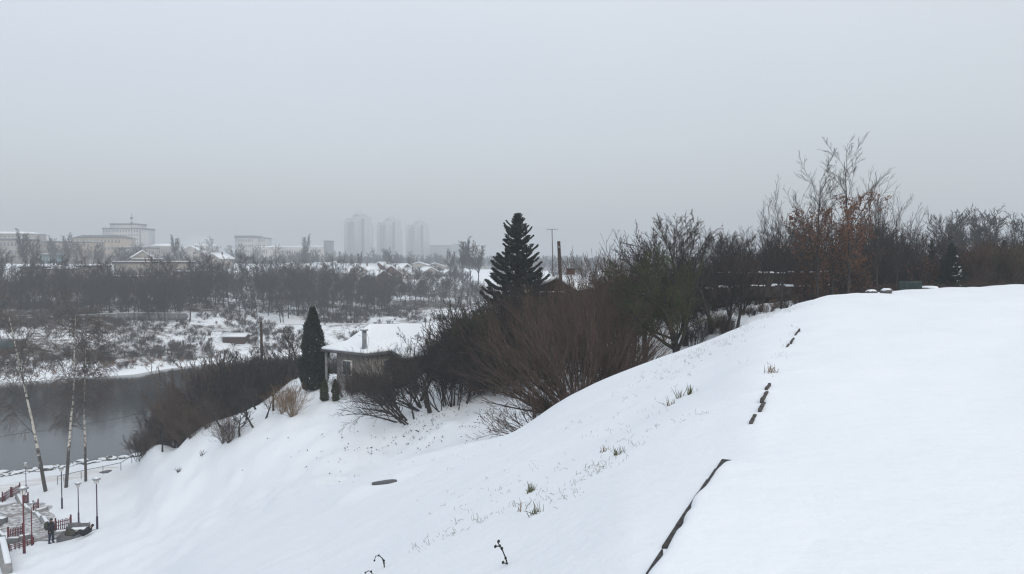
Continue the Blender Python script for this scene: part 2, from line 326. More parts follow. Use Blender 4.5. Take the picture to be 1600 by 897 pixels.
# water
mw = bpy.data.materials.new('river_water'); mw.use_nodes = True; nt = mw.node_tree; b = nt.nodes['Principled BSDF']
b.inputs['Base Color'].default_value = (.018, .021, .022, 1); b.inputs['Roughness'].default_value = .09; b.inputs['IOR'].default_value = 1.33
geo = nt.nodes.new('ShaderNodeNewGeometry'); mp = nt.nodes.new('ShaderNodeMapping'); mp.inputs['Scale'].default_value = (.35, .9, 1)
nt.links.new(geo.outputs['Position'], mp.inputs[0])
nz = nt.nodes.new('ShaderNodeTexNoise'); nz.inputs['Scale'].default_value = 1.0; nz.inputs['Detail'].default_value = 4
nt.links.new(mp.outputs[0], nz.inputs['Vector'])
bp = nt.nodes.new('ShaderNodeBump'); bp.inputs['Strength'].default_value = .10; bp.inputs['Distance'].default_value = .12
nt.links.new(nz.outputs[0], bp.inputs['Height']); nt.links.new(bp.outputs[0], b.inputs['Normal'])
wv = [(-700, 20, -22), (900, 20, -22), (900, 900, -22), (-700, 900, -22)]
water = obj('river_water', mesh_np('river_water', wv, [(0, 1, 2, 3)], None, False, (mw,)), kind='structure', label='dark calm river below the snowy bank')
# ------------------------------------------------------------------ trees and bushes
def norm(a): return a / (np.linalg.norm(a, axis=-1, keepdims=True) + 1e-9)
def rows(starts, dirs, lens, rads, seg, wob, trop, tip, rng, droop=0.0):
    # grow one generation of branches: arrays [B,seg+1,3] and [B,seg+1]
    B = len(starts); pts = np.zeros((B, seg + 1, 3)); pts[:, 0] = starts; d = norm(dirs.copy())
    st = (lens / seg)[:, None]
    for k in range(seg):
        d = norm(d + rng.normal(0, wob, (B, 3)) + np.array([0, 0, trop / seg]) + np.array([0, 0, -droop * (k / seg) / seg]))
        pts[:, k + 1] = pts[:, k] + d * st
    t = np.linspace(0, 1, seg + 1)[None]
    return pts, rads[:, None] * (1 - (1 - tip) * t)
def kids(pts, rad, lens, n, t0, t1, ang, angsd, lr, fall, rr, rng, up=0.0):
    # spawn n children on each branch
    B, S = pts.shape[:2]; S -= 1
    t = (t0 + (t1 - t0) * (np.arange(n)[None] + rng.uniform(.1, .9, (B, n))) / n)
    f = t * S; i = np.clip(f.astype(int), 0, S - 1); fr = (f - i)[..., None]; bi = np.arange(B)[:, None]
    p = pts[bi, i] * (1 - fr) + pts[bi, i + 1] * fr; tg = norm(pts[bi, i + 1] - pts[bi, i]); r0 = rad[bi, i]
    rv = norm(rng.normal(0, 1, (B, n, 3)) + np.array([0, 0, up])); pr = norm(rv - (rv * tg).sum(-1, keepdims=True) * tg)
    a = np.radians(rng.normal(ang, angsd, (B, n)))[..., None]
    d = tg * np.cos(a) + pr * np.sin(a)
    ln = lens[:, None] * lr * (1 - fall * (t - t0) / max(t1 - t0, 1e-6)) * rng.uniform(.7, 1.25, (B, n))
    return p.reshape(-1, 3), d.reshape(-1, 3), ln.reshape(-1), (r0 * rr).reshape(-1)
def tubes(pts, rad, k, rng, rmin=.004):
    B, S = rad.shape; rad = np.maximum(rad, rmin)
    tg = norm(np.gradient(pts, axis=1)); ref = norm(rng.normal(0, 1, (B, 1, 3))); u = norm(np.cross(tg, ref)); w = np.cross(tg, u)
    a = np.arange(k) * 2 * math.pi / k
    v = pts[:, :, None] + rad[:, :, None, None] * (np.cos(a)[None, None, :, None] * u[:, :, None] + np.sin(a)[None, None, :, None] * w[:, :, None])
    b, i, j = np.meshgrid(np.arange(B), np.arange(S - 1), np.arange(k), indexing='ij'); o = b * S * k
    q = np.stack([o + i*k + j, o + i*k + (j+1) % k, o + (i+1)*k + (j+1) % k, o + (i+1)*k + j], -1).reshape(-1, 4)
    return v.reshape(-1, 3), q
def leaves(points, size, rng, n, flat=.5, droop=0.0, spread=.1):
    # small leaf-shaped pairs of triangles around given points
    idx = rng.integers(0, len(points), n); c = points[idx] + rng.normal(0, spread, (n, 3))
    d = norm(rng.normal(0, 1, (n, 3)) * [1, 1, flat] + [0, 0, -droop]); s = norm(np.cross(d, rng.normal(0, 1, (n, 3))))
    L = size * rng.uniform(.6, 1.4, (n, 1)); w = L * .38
    v = np.stack([c, c + d * L * .5 + s * w, c + d * L, c + d * L * .5 - s * w], 1).reshape(-1, 3)
    return v, np.arange(n * 4).reshape(-1, 4)

def grow(seed, start, levels, rmin=.006):
    """start = (points, dirs, lens, rads); levels = list of dicts. Returns a list of (pts, rad, sides) per generation."""
    rng = np.random.default_rng(seed); out = []; s, d, l, r = [np.asarray(a, float) for a in start]
    for k, L in enumerate(levels):
        pts, rad = rows(s, d, l, r, L['seg'], L['wob'], L.get('trop', 0), L.get('tip', .3), rng, L.get('droop', 0))
        out.append((pts, rad, L.get('k', 3)))
        if k + 1 < len(levels):
            N = levels[k + 1]
            s, d, l, r = kids(pts, rad, l, N['n'], N.get('t0', .25), N.get('t1', 1), N['ang'], N.get('asd', 8), N['lr'], N.get('fall', .5), N.get('rr', .55), rng, N.get('up', 0))
    return out
def part_mesh(name, gens, mt, rmin, seed=0):
    rng = np.random.default_rng(seed); V = []; Q = []; n = 0
    for pts, rad, k in gens:
        v, q = tubes(pts, rad, k, rng, rmin); V.append(v); Q.append(q + n); n += len(v)
    return mesh_np(name, np.vstack(V), np.vstack(Q), None, True, (mt,))

class Kind:                           # meshes shared by every copy of one plant: {part name: mesh}
    def __init__(s, parts, one=False): s.parts = parts
def place(kind, name, label, cat, group, loc, rz=0, sc=1.0, tilt=None):
    t = thing(name, label, cat, loc, rz, group, sc)
    if tilt: t.rotation_euler = (tilt[0], tilt[1], rz)
    for pn, me in kind.parts: obj(pn, me, t)
    return t
def place_one(kind, name, label, cat, group, loc, rz=0, sc=1.0):
    return obj(name, kind.parts[0][1], None, None, label, cat, group, loc, rz, sc)

def bare_tree(seed, Ht, tr, n1=12, n2=9, n3=7, spread=38, mt='twig', mb='bark', t0=.3, rmin=.012, join=False, lr1=.5, up=.5, extra=None, wob=.05, n4=0, trop=.35, bw=.055, tw=.08):
    st = ([(0, 0, -.25)], [(0.0, 0.0, 1.0)], [Ht], [tr])
    lv = [dict(seg=10, wob=wob, tip=.12, k=7), dict(n=n1, t0=t0, ang=spread, asd=9, lr=lr1, fall=.45, rr=.5, seg=8, wob=bw, trop=trop, tip=.2, k=4),
          dict(n=n2, t0=.15, ang=34, asd=10, lr=.42, fall=.35, rr=.5, seg=4, wob=tw, trop=.25, k=3, tip=.3), dict(n=n3, t0=.1, ang=30, asd=12, lr=.45, fall=.3, rr=.55, seg=2, wob=tw, trop=.15, k=3)]
    if n4: lv.append(dict(n=n4, t0=.1, ang=32, asd=12, lr=.5, fall=.3, rr=.6, seg=2, wob=.14, k=3))
    g = grow(seed, st, lv)
    if join: return Kind([('crown', part_mesh('bare_tree', g, M[mt], rmin, seed))])
    parts = [('trunk', part_mesh('trunk', g[:2], M[mb], rmin, seed)), ('crown', part_mesh('crown', g[2:], M[mt], rmin, seed))]
    if extra:
        rng = np.random.default_rng(seed + 5); pts = np.concatenate([a[0].reshape(-1, 3) for a in g[2:]])
        pts = pts[(pts[:, 2] > extra.get('z0', 0) * Ht) & (pts[:, 2] < extra.get('z1', 1) * Ht)]
        v, q = leaves(pts, extra['size'], rng, extra['n'], 1.0, .7, .06)
        parts.append((extra.get('part', 'leaves'), mesh_np('leaves', v, q, None, False, (M[extra['mat']],))))
    return Kind(parts)
def shrub(seed, Ht, rad, stems=16, n2=8, n3=6, tilt=38, mt='twig', rmin=.008, one=True, mb=None, seg=6, base=.25, trop=.35, n4=0, wob=.07, droop=0.0, r0=.03, extra=None, tiltdir=None):
    rng = np.random.default_rng(seed); a = rng.uniform(0, 2 * math.pi, stems); tl = np.radians(np.abs(rng.normal(0, tilt, stems)).clip(0, 82))
    d = np.stack([np.sin(tl) * np.cos(a), np.sin(tl) * np.sin(a), np.cos(tl)], 1)
    if tiltdir is not None: d = norm(d + np.array(tiltdir))
    s = np.stack([np.cos(a) * rng.uniform(0, base, stems), np.sin(a) * rng.uniform(0, base, stems), np.full(stems, -.15)], 1)
    lv = [dict(seg=seg, wob=wob, trop=trop, tip=.3, k=4, droop=droop), dict(n=n2, t0=.2, ang=28, asd=9, lr=.5, fall=.35, rr=.6, seg=4, wob=.1, trop=.3, tip=.3, k=3),
          dict(n=n3, t0=.1, ang=28, asd=10, lr=.5, fall=.3, rr=.6, seg=2, wob=.12, trop=.15, k=3)]
    if n4: lv.append(dict(n=n4, t0=.1, ang=30, asd=10, lr=.55, fall=.3, rr=.7, seg=2, wob=.12, k=3))
    g = grow(seed, (s, d, Ht * rng.uniform(.7, 1.1, stems), np.full(stems, r0)), lv)
    if one and not extra: return Kind([('branches', part_mesh('shrub', g, M[mt], rmin, seed))])
    parts = [('stems', part_mesh('stems', g[:1], M[mb or mt], rmin, seed)), ('twigs', part_mesh('twigs', g[1:], M[mt], rmin, seed))]
    if extra:
        pts = np.concatenate([x[0].reshape(-1, 3) for x in g[1:]])
        v, q = leaves(pts, extra['size'], rng, extra['n'], 1.0, .3, .05); parts.append(('leaves', mesh_np('leaves', v, q, None, False, (M[extra['mat']],))))
    return Kind(parts)
rnd = random.Random(11)

# ---- wooded belt beyond the river
far_k = [bare_tree(100 + i, 11.5 + (i % 3) * .8, .17, 20, 9, 6, 40 + 5 * (i % 3), 'bark_far', join=True, rmin=.026, t0=.12 + .05 * (i % 3), lr1=.42, wob=.07) for i in range(6)]
far_s = [shrub(110 + i, 8.2, 1, 9, 9, 7, 24, 'bark_far', rmin=.026, n4=2, base=.8, r0=.11) for i in range(4)]
far_p = [bare_tree(120 + i, 12.0, .15, 18, 8, 5, 20, 'bark_far', join=True, rmin=.02, t0=.2, lr1=.33) for i in range(2)]
BELT = 'bare trees of the wooded belt across the river'
def belt_label(u):
    if u < 150: return 'bare tree in the wooded belt below the left housing blocks'
    if u < 300: return 'bare tree in the wooded belt behind the right half of the far fence'
    if u < 430: return 'bare tree in the wooded belt between the long fence and the dark conifer'
    if u < 560: return 'bare tree in the wooded belt behind the dark columnar conifer and left tower'
    return 'bare tree at the right end of the wooded belt below the three towers'
def belt(u0, u1, Y0, Y1, n, s0, s1, row='front'):
    for k in range(n):
        u = u0 + (u1 - u0) * (k + rnd.uniform(.05, .95)) / n; Y = rnd.uniform(Y0, Y1); kk = rnd.choice(far_k + far_p[:1] + far_s[:2])
        place_one(kk, 'bare_tree', row + ' row ' + belt_label(u), 'tree', belt_label(u).replace('tree', 'trees', 1), at(u, Y, -.2), rnd.uniform(0, 6.28), rnd.uniform(s0 * .85, s1 * 1.08))
belt(-30, 300, 190, 200, 27, .82, 1.0); belt(-30, 300, 203, 225, 34, .75, .95, 'middle'); belt(-30, 330, 228, 256, 30, .5, .72, 'back')
belt(300, 560, 207, 225, 30, .85, 1.05); belt(300, 600, 228, 250, 38, .8, 1.0, 'middle'); belt(330, 620, 250, 280, 26, .55, .8, 'back')
belt(560, 760, 245, 262, 26, .6, .85); belt(570, 780, 265, 300, 20, .35, .6, 'back')
# scrub on the far bank: low twiggy clumps nobody could count
sc_m = [shrub(300 + i, 1.9, 1, 12, 5, 3, 48, 'bark_far', rmin=.018) for i in range(3)]
def scatter_mesh(name, kinds, pts, scs, mt, seed=0, flat=1.0):
    rng = np.random.default_rng(seed); V = []; Q = []; n = 0
    src = []
    for k in kinds:
        me = k.parts[0][1]; v = np.zeros(len(me.vertices) * 3, np.float32); me.vertices.foreach_get('co', v)
        q = np.zeros(len(me.polygons) * 4, np.int32); me.loops.foreach_get('vertex_index', q); src.append((v.reshape(-1, 3), q.reshape(-1, 4)))
    for p, s in zip(pts, scs):
        v, q = src[rng.integers(len(src))]; a = rng.uniform(0, 6.28); c_, s_ = math.cos(a), math.sin(a)
        w = v * s * [1, 1, flat]; w = np.stack([w[:, 0] * c_ - w[:, 1] * s_, w[:, 0] * s_ + w[:, 1] * c_, w[:, 2]], 1) + np.array(p)
        V.append(w); Q.append(q + n); n += len(w)
    return mesh_np(name, np.vstack(V), np.vstack(Q), None, True, (mt,))
def scrub(name, label, mt, n, u0, u1, f0, f1, s0, s1, seed, kinds=None, clump=12):
    rng = np.random.default_rng(seed); P_ = []; S_ = []; tries = 0
    while len(P_) < n and tries < n * 20:
        tries += 1
        u = rng.uniform(u0, u1); f = rng.uniform(f0, f1); th = math.atan((u - 800) / FPX)
        sfv = float(np.interp(th, th_g, SHORE_F)) * math.cos(th); Y = sfv + f; x = (u - 800) / FPX * Y
        if vnoise(x / clump, Y / clump * 1.3, seed) < rng.uniform(-.5, .6): continue
        P_.append(G(x, Y, -.1)); S_.append(rng.uniform(s0, s1))
    return obj(name, scatter_mesh(name, kinds or sc_m, P_, S_, M[mt], seed), kind='stuff', label=label)
M['scrub_brown'] = mat('red_brown_scrub', (.075, .048, .038), .95, .3, 1)
M['scrub_grey'] = mat('grey_scrub', (.062, .056, .054), .95, .3, 1)
M['scrub_rust'] = mat('rusty_dry_scrub', (.17, .085, .045), .95, .3, 1)
scrub('bank_scrub', 'dense grey brown scrub over the snowy far bank', 'scrub_grey', 400, -30, 330, 1.5, 44, .35, .95, 41)
scrub('bank_scrub', 'sparser grey scrub on the far meadow behind the near house', 'scrub_grey', 520, 330, 780, 2, 44, .3, .9, 42)
scrub('bank_scrub', 'reddish brown scrub patches along the far bank', 'scrub_brown', 140, -30, 700, 1.5, 38, .3, .8, 43)
scrub('dry_bush_patch', 'rust coloured dry bushes near the far waterline', 'scrub_rust', 30, -20, 300, 1, 6, .35, .6, 44)
scrub('forest_undergrowth', 'dark undergrowth at the foot of the wooded belt', 'bark_far', 260, -30, 760, 42, 85, .5, 1.3, 45)
# countable far trees
big_far = bare_tree(140, 15, .3, 17, 10, 8, 34, 'bark_far', join=True, rmin=.05, t0=.25, lr1=.5)
rg = 'rounded trees behind the white meadow'
for u, sc, lb in ((722, 1.0, 'left one of two big rounded bare trees left of the spruce'), (748, .95, 'right one of two big rounded bare trees, nearest to the spruce')):
    for dx, s2 in ((0, 1),):
        place_one(big_far, 'rounded_tree', lb, 'tree', rg, at(u, 330, -.3), rnd.uniform(0, 6), sc * 1.02)
for u, Y, sc, lb in ((735, 345, .9, 'bare tree half hidden between the two big rounded trees'), (705, 350, .72, 'smaller bare tree at the left end of the rounded pair'), (40, 330, .95, 'tall ragged tree rising over the roofs at far left'), (52, 325, .82, 'tree leaning beside the tall ragged one at far left'), (85, 420, .8, 'small round bare tree over the beige block roof'), (106, 425, .9, 'round bare tree standing above the long grey roof'), (277, 380, .82, 'dark bare tree in front of the low white roofed houses'), (330, 520, .95, 'pale tree beside the flat topped building'), (476, 520, 1.1, 'pale pointed tree left of the three towers'), (640, 400, .45, 'small bushy tree under the right tower'), (560, 380, .55, 'low bushy tree below the left tower')):
    place_one(big_far, 'far_tree', lb, 'tree', None, at(u, Y, -.3), rnd.uniform(0, 6), sc)
CT = 'hazy trees among the houses of the far town'
def town_label(u):
    return 'hazy bare tree among the housing blocks at left' if u < 240 else ('hazy bare tree in front of the flat topped building' if u < 430 else ('hazy bare tree in the mist left of the towers' if u < 540 else 'hazy bare tree at the foot of the three towers'))
for k in range(80):
    u = rnd.uniform(-20, 540) if k < 68 else rnd.uniform(540, 720); Y = rnd.uniform(330, 620) if u > 330 else rnd.uniform(300, 480)
    place_one(rnd.choice(far_k), 'town_tree', town_label(u), 'tree', town_label(u).replace('tree', 'trees', 1), at(u, Y, -.3), rnd.uniform(0, 6), rnd.uniform(.5, .95))
VS = [shrub(330 + i, 5.0, 1, 9, 8, 6, 32, 'bark_far', rmin=.03, n4=1, base=.8, r0=.09) for i in range(3)]
for k in range(46):
    u = 430 + 300 * (k + rnd.random()) / 46; Y = rnd.uniform(275, 400)
    place_one(rnd.choice(VS), 'garden_tree', 'bare bushy tree among the snowy roofs of the far village', 'tree', 'bare trees among the far village roofs', at(u, Y, -.3), rnd.uniform(0, 6), rnd.uniform(.6, 1.1))
for k in range(44):
    u = 770 + 250 * (k + rnd.random()) / 44; Y = rnd.uniform(285, 430)
    place_one(rnd.choice(far_k + VS), 'far_tree', 'misty bare tree seen through the willow shoots right of the spruce', 'tree', 'misty bare trees right of the spruce', at(u, Y, -.3), rnd.uniform(0, 6), rnd.uniform(.6, 1.0))
M['wood_far'] = mat('far_woodland', (.045, .045, .045), .95, .3, .02)
rng = np.random.default_rng(77); Pf = []; Sf = []
for k in range(1500):
    u = rng.uniform(-60, 1250); Y = rng.uniform(470, 1900) if u > 330 else rng.uniform(470, 1500)
    if vnoise((u - 800) / FPX * Y / 60, Y / 110, 9) < rng.uniform(-.7, .5): continue
    Pf.append(at(u, Y, -.5)); Sf.append(rng.uniform(2.6, 4.6))
obj('distant_woodland', scatter_mesh('distant_woodland', [shrub(310 + i, 2.2, 1, 9, 4, 3, 40, 'bark_far', rmin=.05) for i in range(2)], Pf, Sf, M['wood_far'], 3), kind='stuff', label='far woodland fading into the mist')

# ---- spruce
def spruce(seed, Ht, W, mt):
    rng = np.random.default_rng(seed); tr = MB(); tr.tube([(0, 0, -.3), (.05, 0, Ht * .5), (0, .05, Ht)], [W * .045, W * .03, .02], 8)
    V = []; Q = []; n = 0; bm = MB(); z = Ht * .06
    while z < Ht * .985:
        f = z / Ht; base = W * .5 * (1 - f) ** .88; nb = int(7 + 5 * (1 - f))
        a0 = rng.uniform(0, 6.28)
        for b in range(nb):
            a = a0 + b * 6.283 / nb + rng.normal(0, .12); L = base * rng.uniform(.45, 1.25) + .08
            dirv = np.array([math.cos(a), math.sin(a), 0]); s = np.linspace(0, 1, 9)
            drop = -.42 * L * (1 - f * 1.35)
            zz = z + drop * np.sin(s * math.pi * .62) + .22 * L * s ** 3 * (1 + f) + (.4 * L * s if f > .8 else 0)
            pts = dirv[None] * (s * L)[:, None] + np.stack([0 * s, 0 * s, zz], 1)
            bm.tube(pts, np.linspace(.035, .008, 9), 4, False)
            m = int(48 + 190 * L); t = rng.uniform(.10, 1, m) ** .8; ip = np.stack([np.interp(t, s, pts[:, c]) for c in range(3)], 1)
            side = np.array([-math.sin(a), math.cos(a), 0]); sw = rng.uniform(-1, 1, m)
            wdt = .30 * L * (1.05 - t) + .06; c = ip + side[None] * (sw * wdt)[:, None]
            ln = rng.uniform(.14, .34, m) * (.35 + .85 * (1 - f)); d = dirv[None] * rng.uniform(.1, .7, m)[:, None] + side[None] * (sw * .6)[:, None] + np.stack([0 * t, 0 * t, -rng.uniform(.2, 1.3, m) * (1 - .6 * f)], 1) * (1 - .75 * (t[:, None] ** 3))
            d = norm(d); sd = norm(np.cross(d, rng.normal(0, 1, (m, 3)))) * rng.uniform(.03, .065, m)[:, None]
            v = np.stack([c - sd * .5, c + d * ln[:, None] * .5 + sd, c + d * ln[:, None], c + d * ln[:, None] * .5 - sd], 1).reshape(-1, 3)
            V.append(v); Q.append(np.arange(m * 4).reshape(-1, 4) + n); n += m * 4
        z += Ht * (.042 - .018 * f) * rng.uniform(.7, 1.4)
    m = 260; t = rng.uniform(.9, 1.0, m); a = rng.uniform(0, 6.28, m); c = np.stack([np.cos(a) * .02, np.sin(a) * .02, t * Ht], 1)
    d = norm(np.stack([np.cos(a), np.sin(a), rng.uniform(.2, 1.2, m)], 1)); sd = norm(np.cross(d, rng.normal(0, 1, (m, 3)))) * .022; ln = (.07 + 2.2 * (1 - t))[:, None]
    V.append(np.stack([c - sd * .5, c + d * ln * .5 + sd, c + d * ln, c + d * ln * .5 - sd], 1).reshape(-1, 3)); Q.append(np.arange(m * 4).reshape(-1, 4) + n)
    return Kind([('trunk', tr.mesh('trunk', M['bark'])), ('branches', bm.mesh('branches', M['bark'])), ('crown', mesh_np('crown', np.vstack(V), np.vstack(Q), None, False, (M[mt],)))])
p = P(808, 333, 60); g0 = at(808, 60); g0_sp = g0
sp = spruce(5, p.z - g0.z, 8.0, 'needle')
place(sp, 'spruce_tree', 'big dark spruce with drooping boughs standing against the sky', 'tree', None, g0, .6)

# ---- columnar conifers
def column(seed, Ht, W, mt, n, sz=.2):
    rng = np.random.default_rng(seed); t = rng.uniform(0, 1, n); a = rng.uniform(0, 6.283, n)
    prof = np.interp(t, [0, .12, .35, .6, .85, 1], [.75, 1.0, 1.0, .82, .42, .07]) * W / 2
    prof *= 1 + .34 * vnoise(a * 1.6 + 3, t * 9, seed) + .1 * vnoise(a * 4, t * 22, seed + 1)
    r = prof * np.sqrt(rng.uniform(.35, 1, n)); c = np.stack([np.cos(a) * r, np.sin(a) * r, t * Ht], 1)
    d = norm(np.stack([np.cos(a) * .7, np.sin(a) * .7, rng.uniform(-.1, 1.5, n)], 1) + rng.normal(0, .35, (n, 3))); sd = norm(np.cross(d, rng.normal(0, 1, (n, 3)))) * rng.uniform(.2, .4, n)[:, None] * sz
    ln = rng.uniform(.6, 1.3, n)[:, None] * sz
    v = np.stack([c - d * ln * .3, c + d * ln * .3 + sd, c + d * ln, c + d * ln * .3 - sd], 1).reshape(-1, 3)
    tr = MB(); tr.tube([(0, 0, -.2), (0, 0, Ht * .8)], [W * .06, .02], 6)
    return Kind([('trunk', tr.mesh('trunk', M['bark'])), ('crown', mesh_np('crown', v, np.arange(n * 4).reshape(-1, 4), None, False, (M[mt],)))])
g0 = at(488, 60.5); place(column(3, P(488, 482, 60.5).z - g0.z, 1.95, 'thuja', 9000), 'columnar_conifer', 'dark columnar conifer beside the left gable of the snowy house', 'tree', None, g0)
for k, (u, v, w, lb) in enumerate(((507, 592, .55, 'left of two small green junipers in front of the house'), (524, 594, .5, 'right of two small green junipers in front of the house'))):
    g0 = hit(u, 627); place(column(7 + k, (627 - v) / FPX * g0.y, w, 'juniper', 2600, .09), 'juniper', lb, 'shrub', None, g0)

# ---- the big many-stemmed willow in the gully
def willow(seed):
    rng = np.random.default_rng(seed); n = 66
    # stems fan out: many lean far to the left, some upright, some to the right
    u = np.concatenate([rng.uniform(-1.35, -.55, 27), rng.uniform(-.6, .5, 26), rng.uniform(.5, 1.0, 13)])   # lean angle in the picture plane
    yv = rng.normal(0, .32, n); d = norm(np.stack([np.sin(u), yv, np.cos(u)], 1))
    s = np.stack([rng.normal(0, .45, n) + .25 * np.sin(u), rng.normal(0, .45, n), np.full(n, -.2)], 1)
    ln = np.where(u < -.55, rng.uniform(3.9, 5.4, n), rng.uniform(3.4, 5.5, n)); ln = np.where(u > .5, rng.uniform(3.2, 4.8, n), ln)
    lv = [dict(seg=9, wob=.05, trop=.28, tip=.22, k=5), dict(n=5, t0=.25, ang=22, asd=7, lr=.42, fall=.2, rr=.5, seg=5, wob=.06, trop=.4, tip=.3, k=3),
          dict(n=4, t0=.15, ang=24, asd=8, lr=.42, fall=.2, rr=.6, seg=3, wob=.07, trop=.25, k=3)]
    g = grow(seed, (s, d, ln, rng.uniform(.03, .08, n)), lv)
    return Kind([('stems', part_mesh('stems', g[:1], M['bark_willow'], .01, seed)), ('branches', part_mesh('branches', g[1:2], M['twig_red'], .009, seed)), ('twigs', part_mesh('twigs', g[2:], M['twig_red'], .006, seed))])
place(willow(21), 'willow_bush', 'huge reddish brown many stemmed willow bush rising from the gully', 'bush', None, at(905, 34.5, -.1))
place(willow(22), 'willow_bush', 'second willow clump behind the huge reddish one, its long shoots against the sky', 'bush', None, at(968, 38.5, .2), 1.0, .86)
up_k = shrub(24, 4.6, 1, 34, 6, 4, 13, 'twig_red', rmin=.008, base=1.1, trop=.2, n4=0, wob=.045, r0=.03)
place_one(up_k, 'upright_bush', 'tall bush of straight upright shoots in front of the gabled roof', 'bush', None, at(925, 45, -.2), .4, 1.0)
place_one(up_k, 'upright_bush', 'upright red brown shoots right of the gabled roof, highest against the sky', 'bush', None, at(965, 44, .3), 2.4, 1.08)
for u, Y, r, sc, lb in ((872, 46, 1.1, .95, 'upright shoots crossing in front of the gabled roof, beside the leaning pole'), (895, 43, 3.0, .92, 'upright bare shoots in front of the middle of the gabled roof'), (940, 47, 4.4, 1.12, 'thin upright shoots over the right end of the gabled roof'), (985, 46, 5.5, 1.1, 'upright shoots between the gabled roof and the mossy tree'), (850, 48, .3, .85, 'upright shoots at the right foot of the spruce')):
    place_one(up_k, 'upright_bush', lb, 'bush', None, at(u, Y, -.1), r, sc)
low_w = shrub(25, 3.0, 1, 26, 8, 5, 60, 'twig_red', rmin=.007, base=.5, trop=.25, n4=2, r0=.035)
place_one(low_w, 'low_bush', 'low spreading brown bush leaning over the gully floor under the willow', 'bush', None, at(850, 33.5, -.25), .3, .85)
place_one(low_w, 'low_bush', 'low brown bush at the right foot of the willow', 'bush', None, at(975, 35, -.1), 2.3, .8)

# ---- mossy tree right of the willow, and the trees beside it
mossy = bare_tree(31, 4.9, .22, 22, 11, 8, 60, 'moss', 'bark', t0=.22, rmin=.008, lr1=.62, n4=2, wob=.10, trop=.55)
place(mossy, 'mossy_tree', 'broad mossy green crowned tree right of the willow bush', 'tree', None, at(1062, 35.5, 0), .3, 1.0)
dk = bare_tree(32, 5.2, .16, 20, 10, 8, 52, 'twig', 'bark', t0=.25, rmin=.008, lr1=.62, n4=1, wob=.09, trop=.5)
dk2 = bare_tree(33, 5.2, .14, 18, 10, 7, 40, 'twig', 'bark', t0=.2, rmin=.008, lr1=.45, n4=1, wob=.07)
place(dk, 'orchard_tree', 'twiggy dark tree just left of the mossy tree, top against the sky', 'tree', None, at(1010, 40, .2), 1.4, 1.02)
place(dk, 'orchard_tree', 'rounded bare crown rising behind the mossy tree', 'tree', None, at(1072, 43, .2), 4.0, 1.15)
place(dk, 'orchard_tree', 'dark bare tree between the mossy tree and the forked one', 'tree', None, at(1112, 44, .2), 2.9, .95)
place(dk2, 'orchard_tree', 'dark forked tree at the edge of the snow right of the mossy tree', 'tree', None, at(1140, 37.5, .1), 2.2, .72)
place(dk2, 'orchard_tree', 'second dark stem growing beside the forked tree at the snow edge', 'tree', None, at(1152, 38.5, .1), 5.2, .66, (0, .3))
def fan(seed, Ht, n1=11, ang=24, rt=.085, k0=.42):
    st = ([(0, 0, -.25)], [(0.0, 0.0, 1.0)], [Ht * k0], [rt])
    lv = [dict(seg=6, wob=.04, tip=.6, k=7), dict(n=n1, t0=.35, ang=ang, asd=9, lr=1.28, fall=.12, rr=.5, seg=9, wob=.03, trop=.35, tip=.2, k=4),
          dict(n=8, t0=.2, ang=22, asd=7, lr=.36, fall=.3, rr=.45, seg=5, wob=.04, trop=.35, k=3, tip=.3), dict(n=6, t0=.15, ang=25, asd=8, lr=.42, fall=.3, rr=.6, seg=3, wob=.05, trop=.2, k=3)]
    g = grow(seed, st, lv)
    return Kind([('trunk', part_mesh('trunk', g[:2], M['bark'], .009, seed)), ('crown', part_mesh('crown', g[2:], M['twig'], .0075, seed))])
fa, fb_ = fan(41, 9.2), fan(42, 9.4)
place(fa, 'bare_tree', 'bare fan shaped tree with an open crown left of the brown leaved trees', 'tree', None, at(1222, 44, 0), .5, .82)
place(fb_, 'bare_tree', 'thin bare tree leaning left of the fan shaped tree', 'tree', None, at(1190, 45, 0), 2.5, .66, (0, -.18))
place(fa, 'bare_tree', 'small bare sapling between the mossy tree and the fan shaped tree', 'tree', None, at(1163, 47, 0), 3.2, .58)
leafy = dict(size=.12, n=2300, mat='leaf_brown', z0=.15, z1=.74)
lt = lambda s, h: bare_tree(s, h, .10, 18, 7, 5, 36, 'twig', 'bark', t0=.15, rmin=.008, lr1=.46, wob=.02, extra=leafy, trop=.35, bw=.025, tw=.04)
la, lb_ = lt(51, 9.0), lt(52, 8.2)
place(la, 'oak_sapling', 'tallest slim tree on the right, brown dead leaves on its lower branches', 'tree', None, at(1326, 46, 0), 1.0, .90)
place(lb_, 'oak_sapling', 'slim tree with brown leaves left of the tallest tree', 'tree', None, at(1277, 47, 0), 2.0, .92)
place(lb_, 'oak_sapling', 'smaller brown leaved tree between the two slim leafy trees', 'tree', None, at(1300, 49, 0), 4.0, .76)
place(fb_, 'bare_tree', 'bare tree with upswept branches just right of the tallest leafy tree', 'tree', None, at(1372, 48, 0), 3.0, .85)
place(fa, 'bare_tree', 'bare leaning tree right of the upswept one, thin top against the sky', 'tree', None, at(1400, 50, 0), 5.0, .76, (0, .14))
place(fb_, 'bare_tree', 'slight bare tree behind the green gate', 'tree', None, at(1432, 60, 0), 1.9, .62)
for k, (u, sc) in enumerate(((1105, .82), (1128, .9), (1150, .84), (1172, .95), (1196, .86), (1232, .92), (1250, 1.0), (1268, .9), (1290, .95), (1312, .9), (1342, 1.0), (1360, .92), (1384, .95), (1415, .9), (1436, .8))):
    place([dk, dk2][k % 2], 'scrubby_tree', 'dense twiggy dark tree in the row behind the snow topped fence', 'tree', 'dense twiggy trees behind the snow topped fence', at(u, 57 + 5 * rnd.random(), 0), k * 1.3, sc)
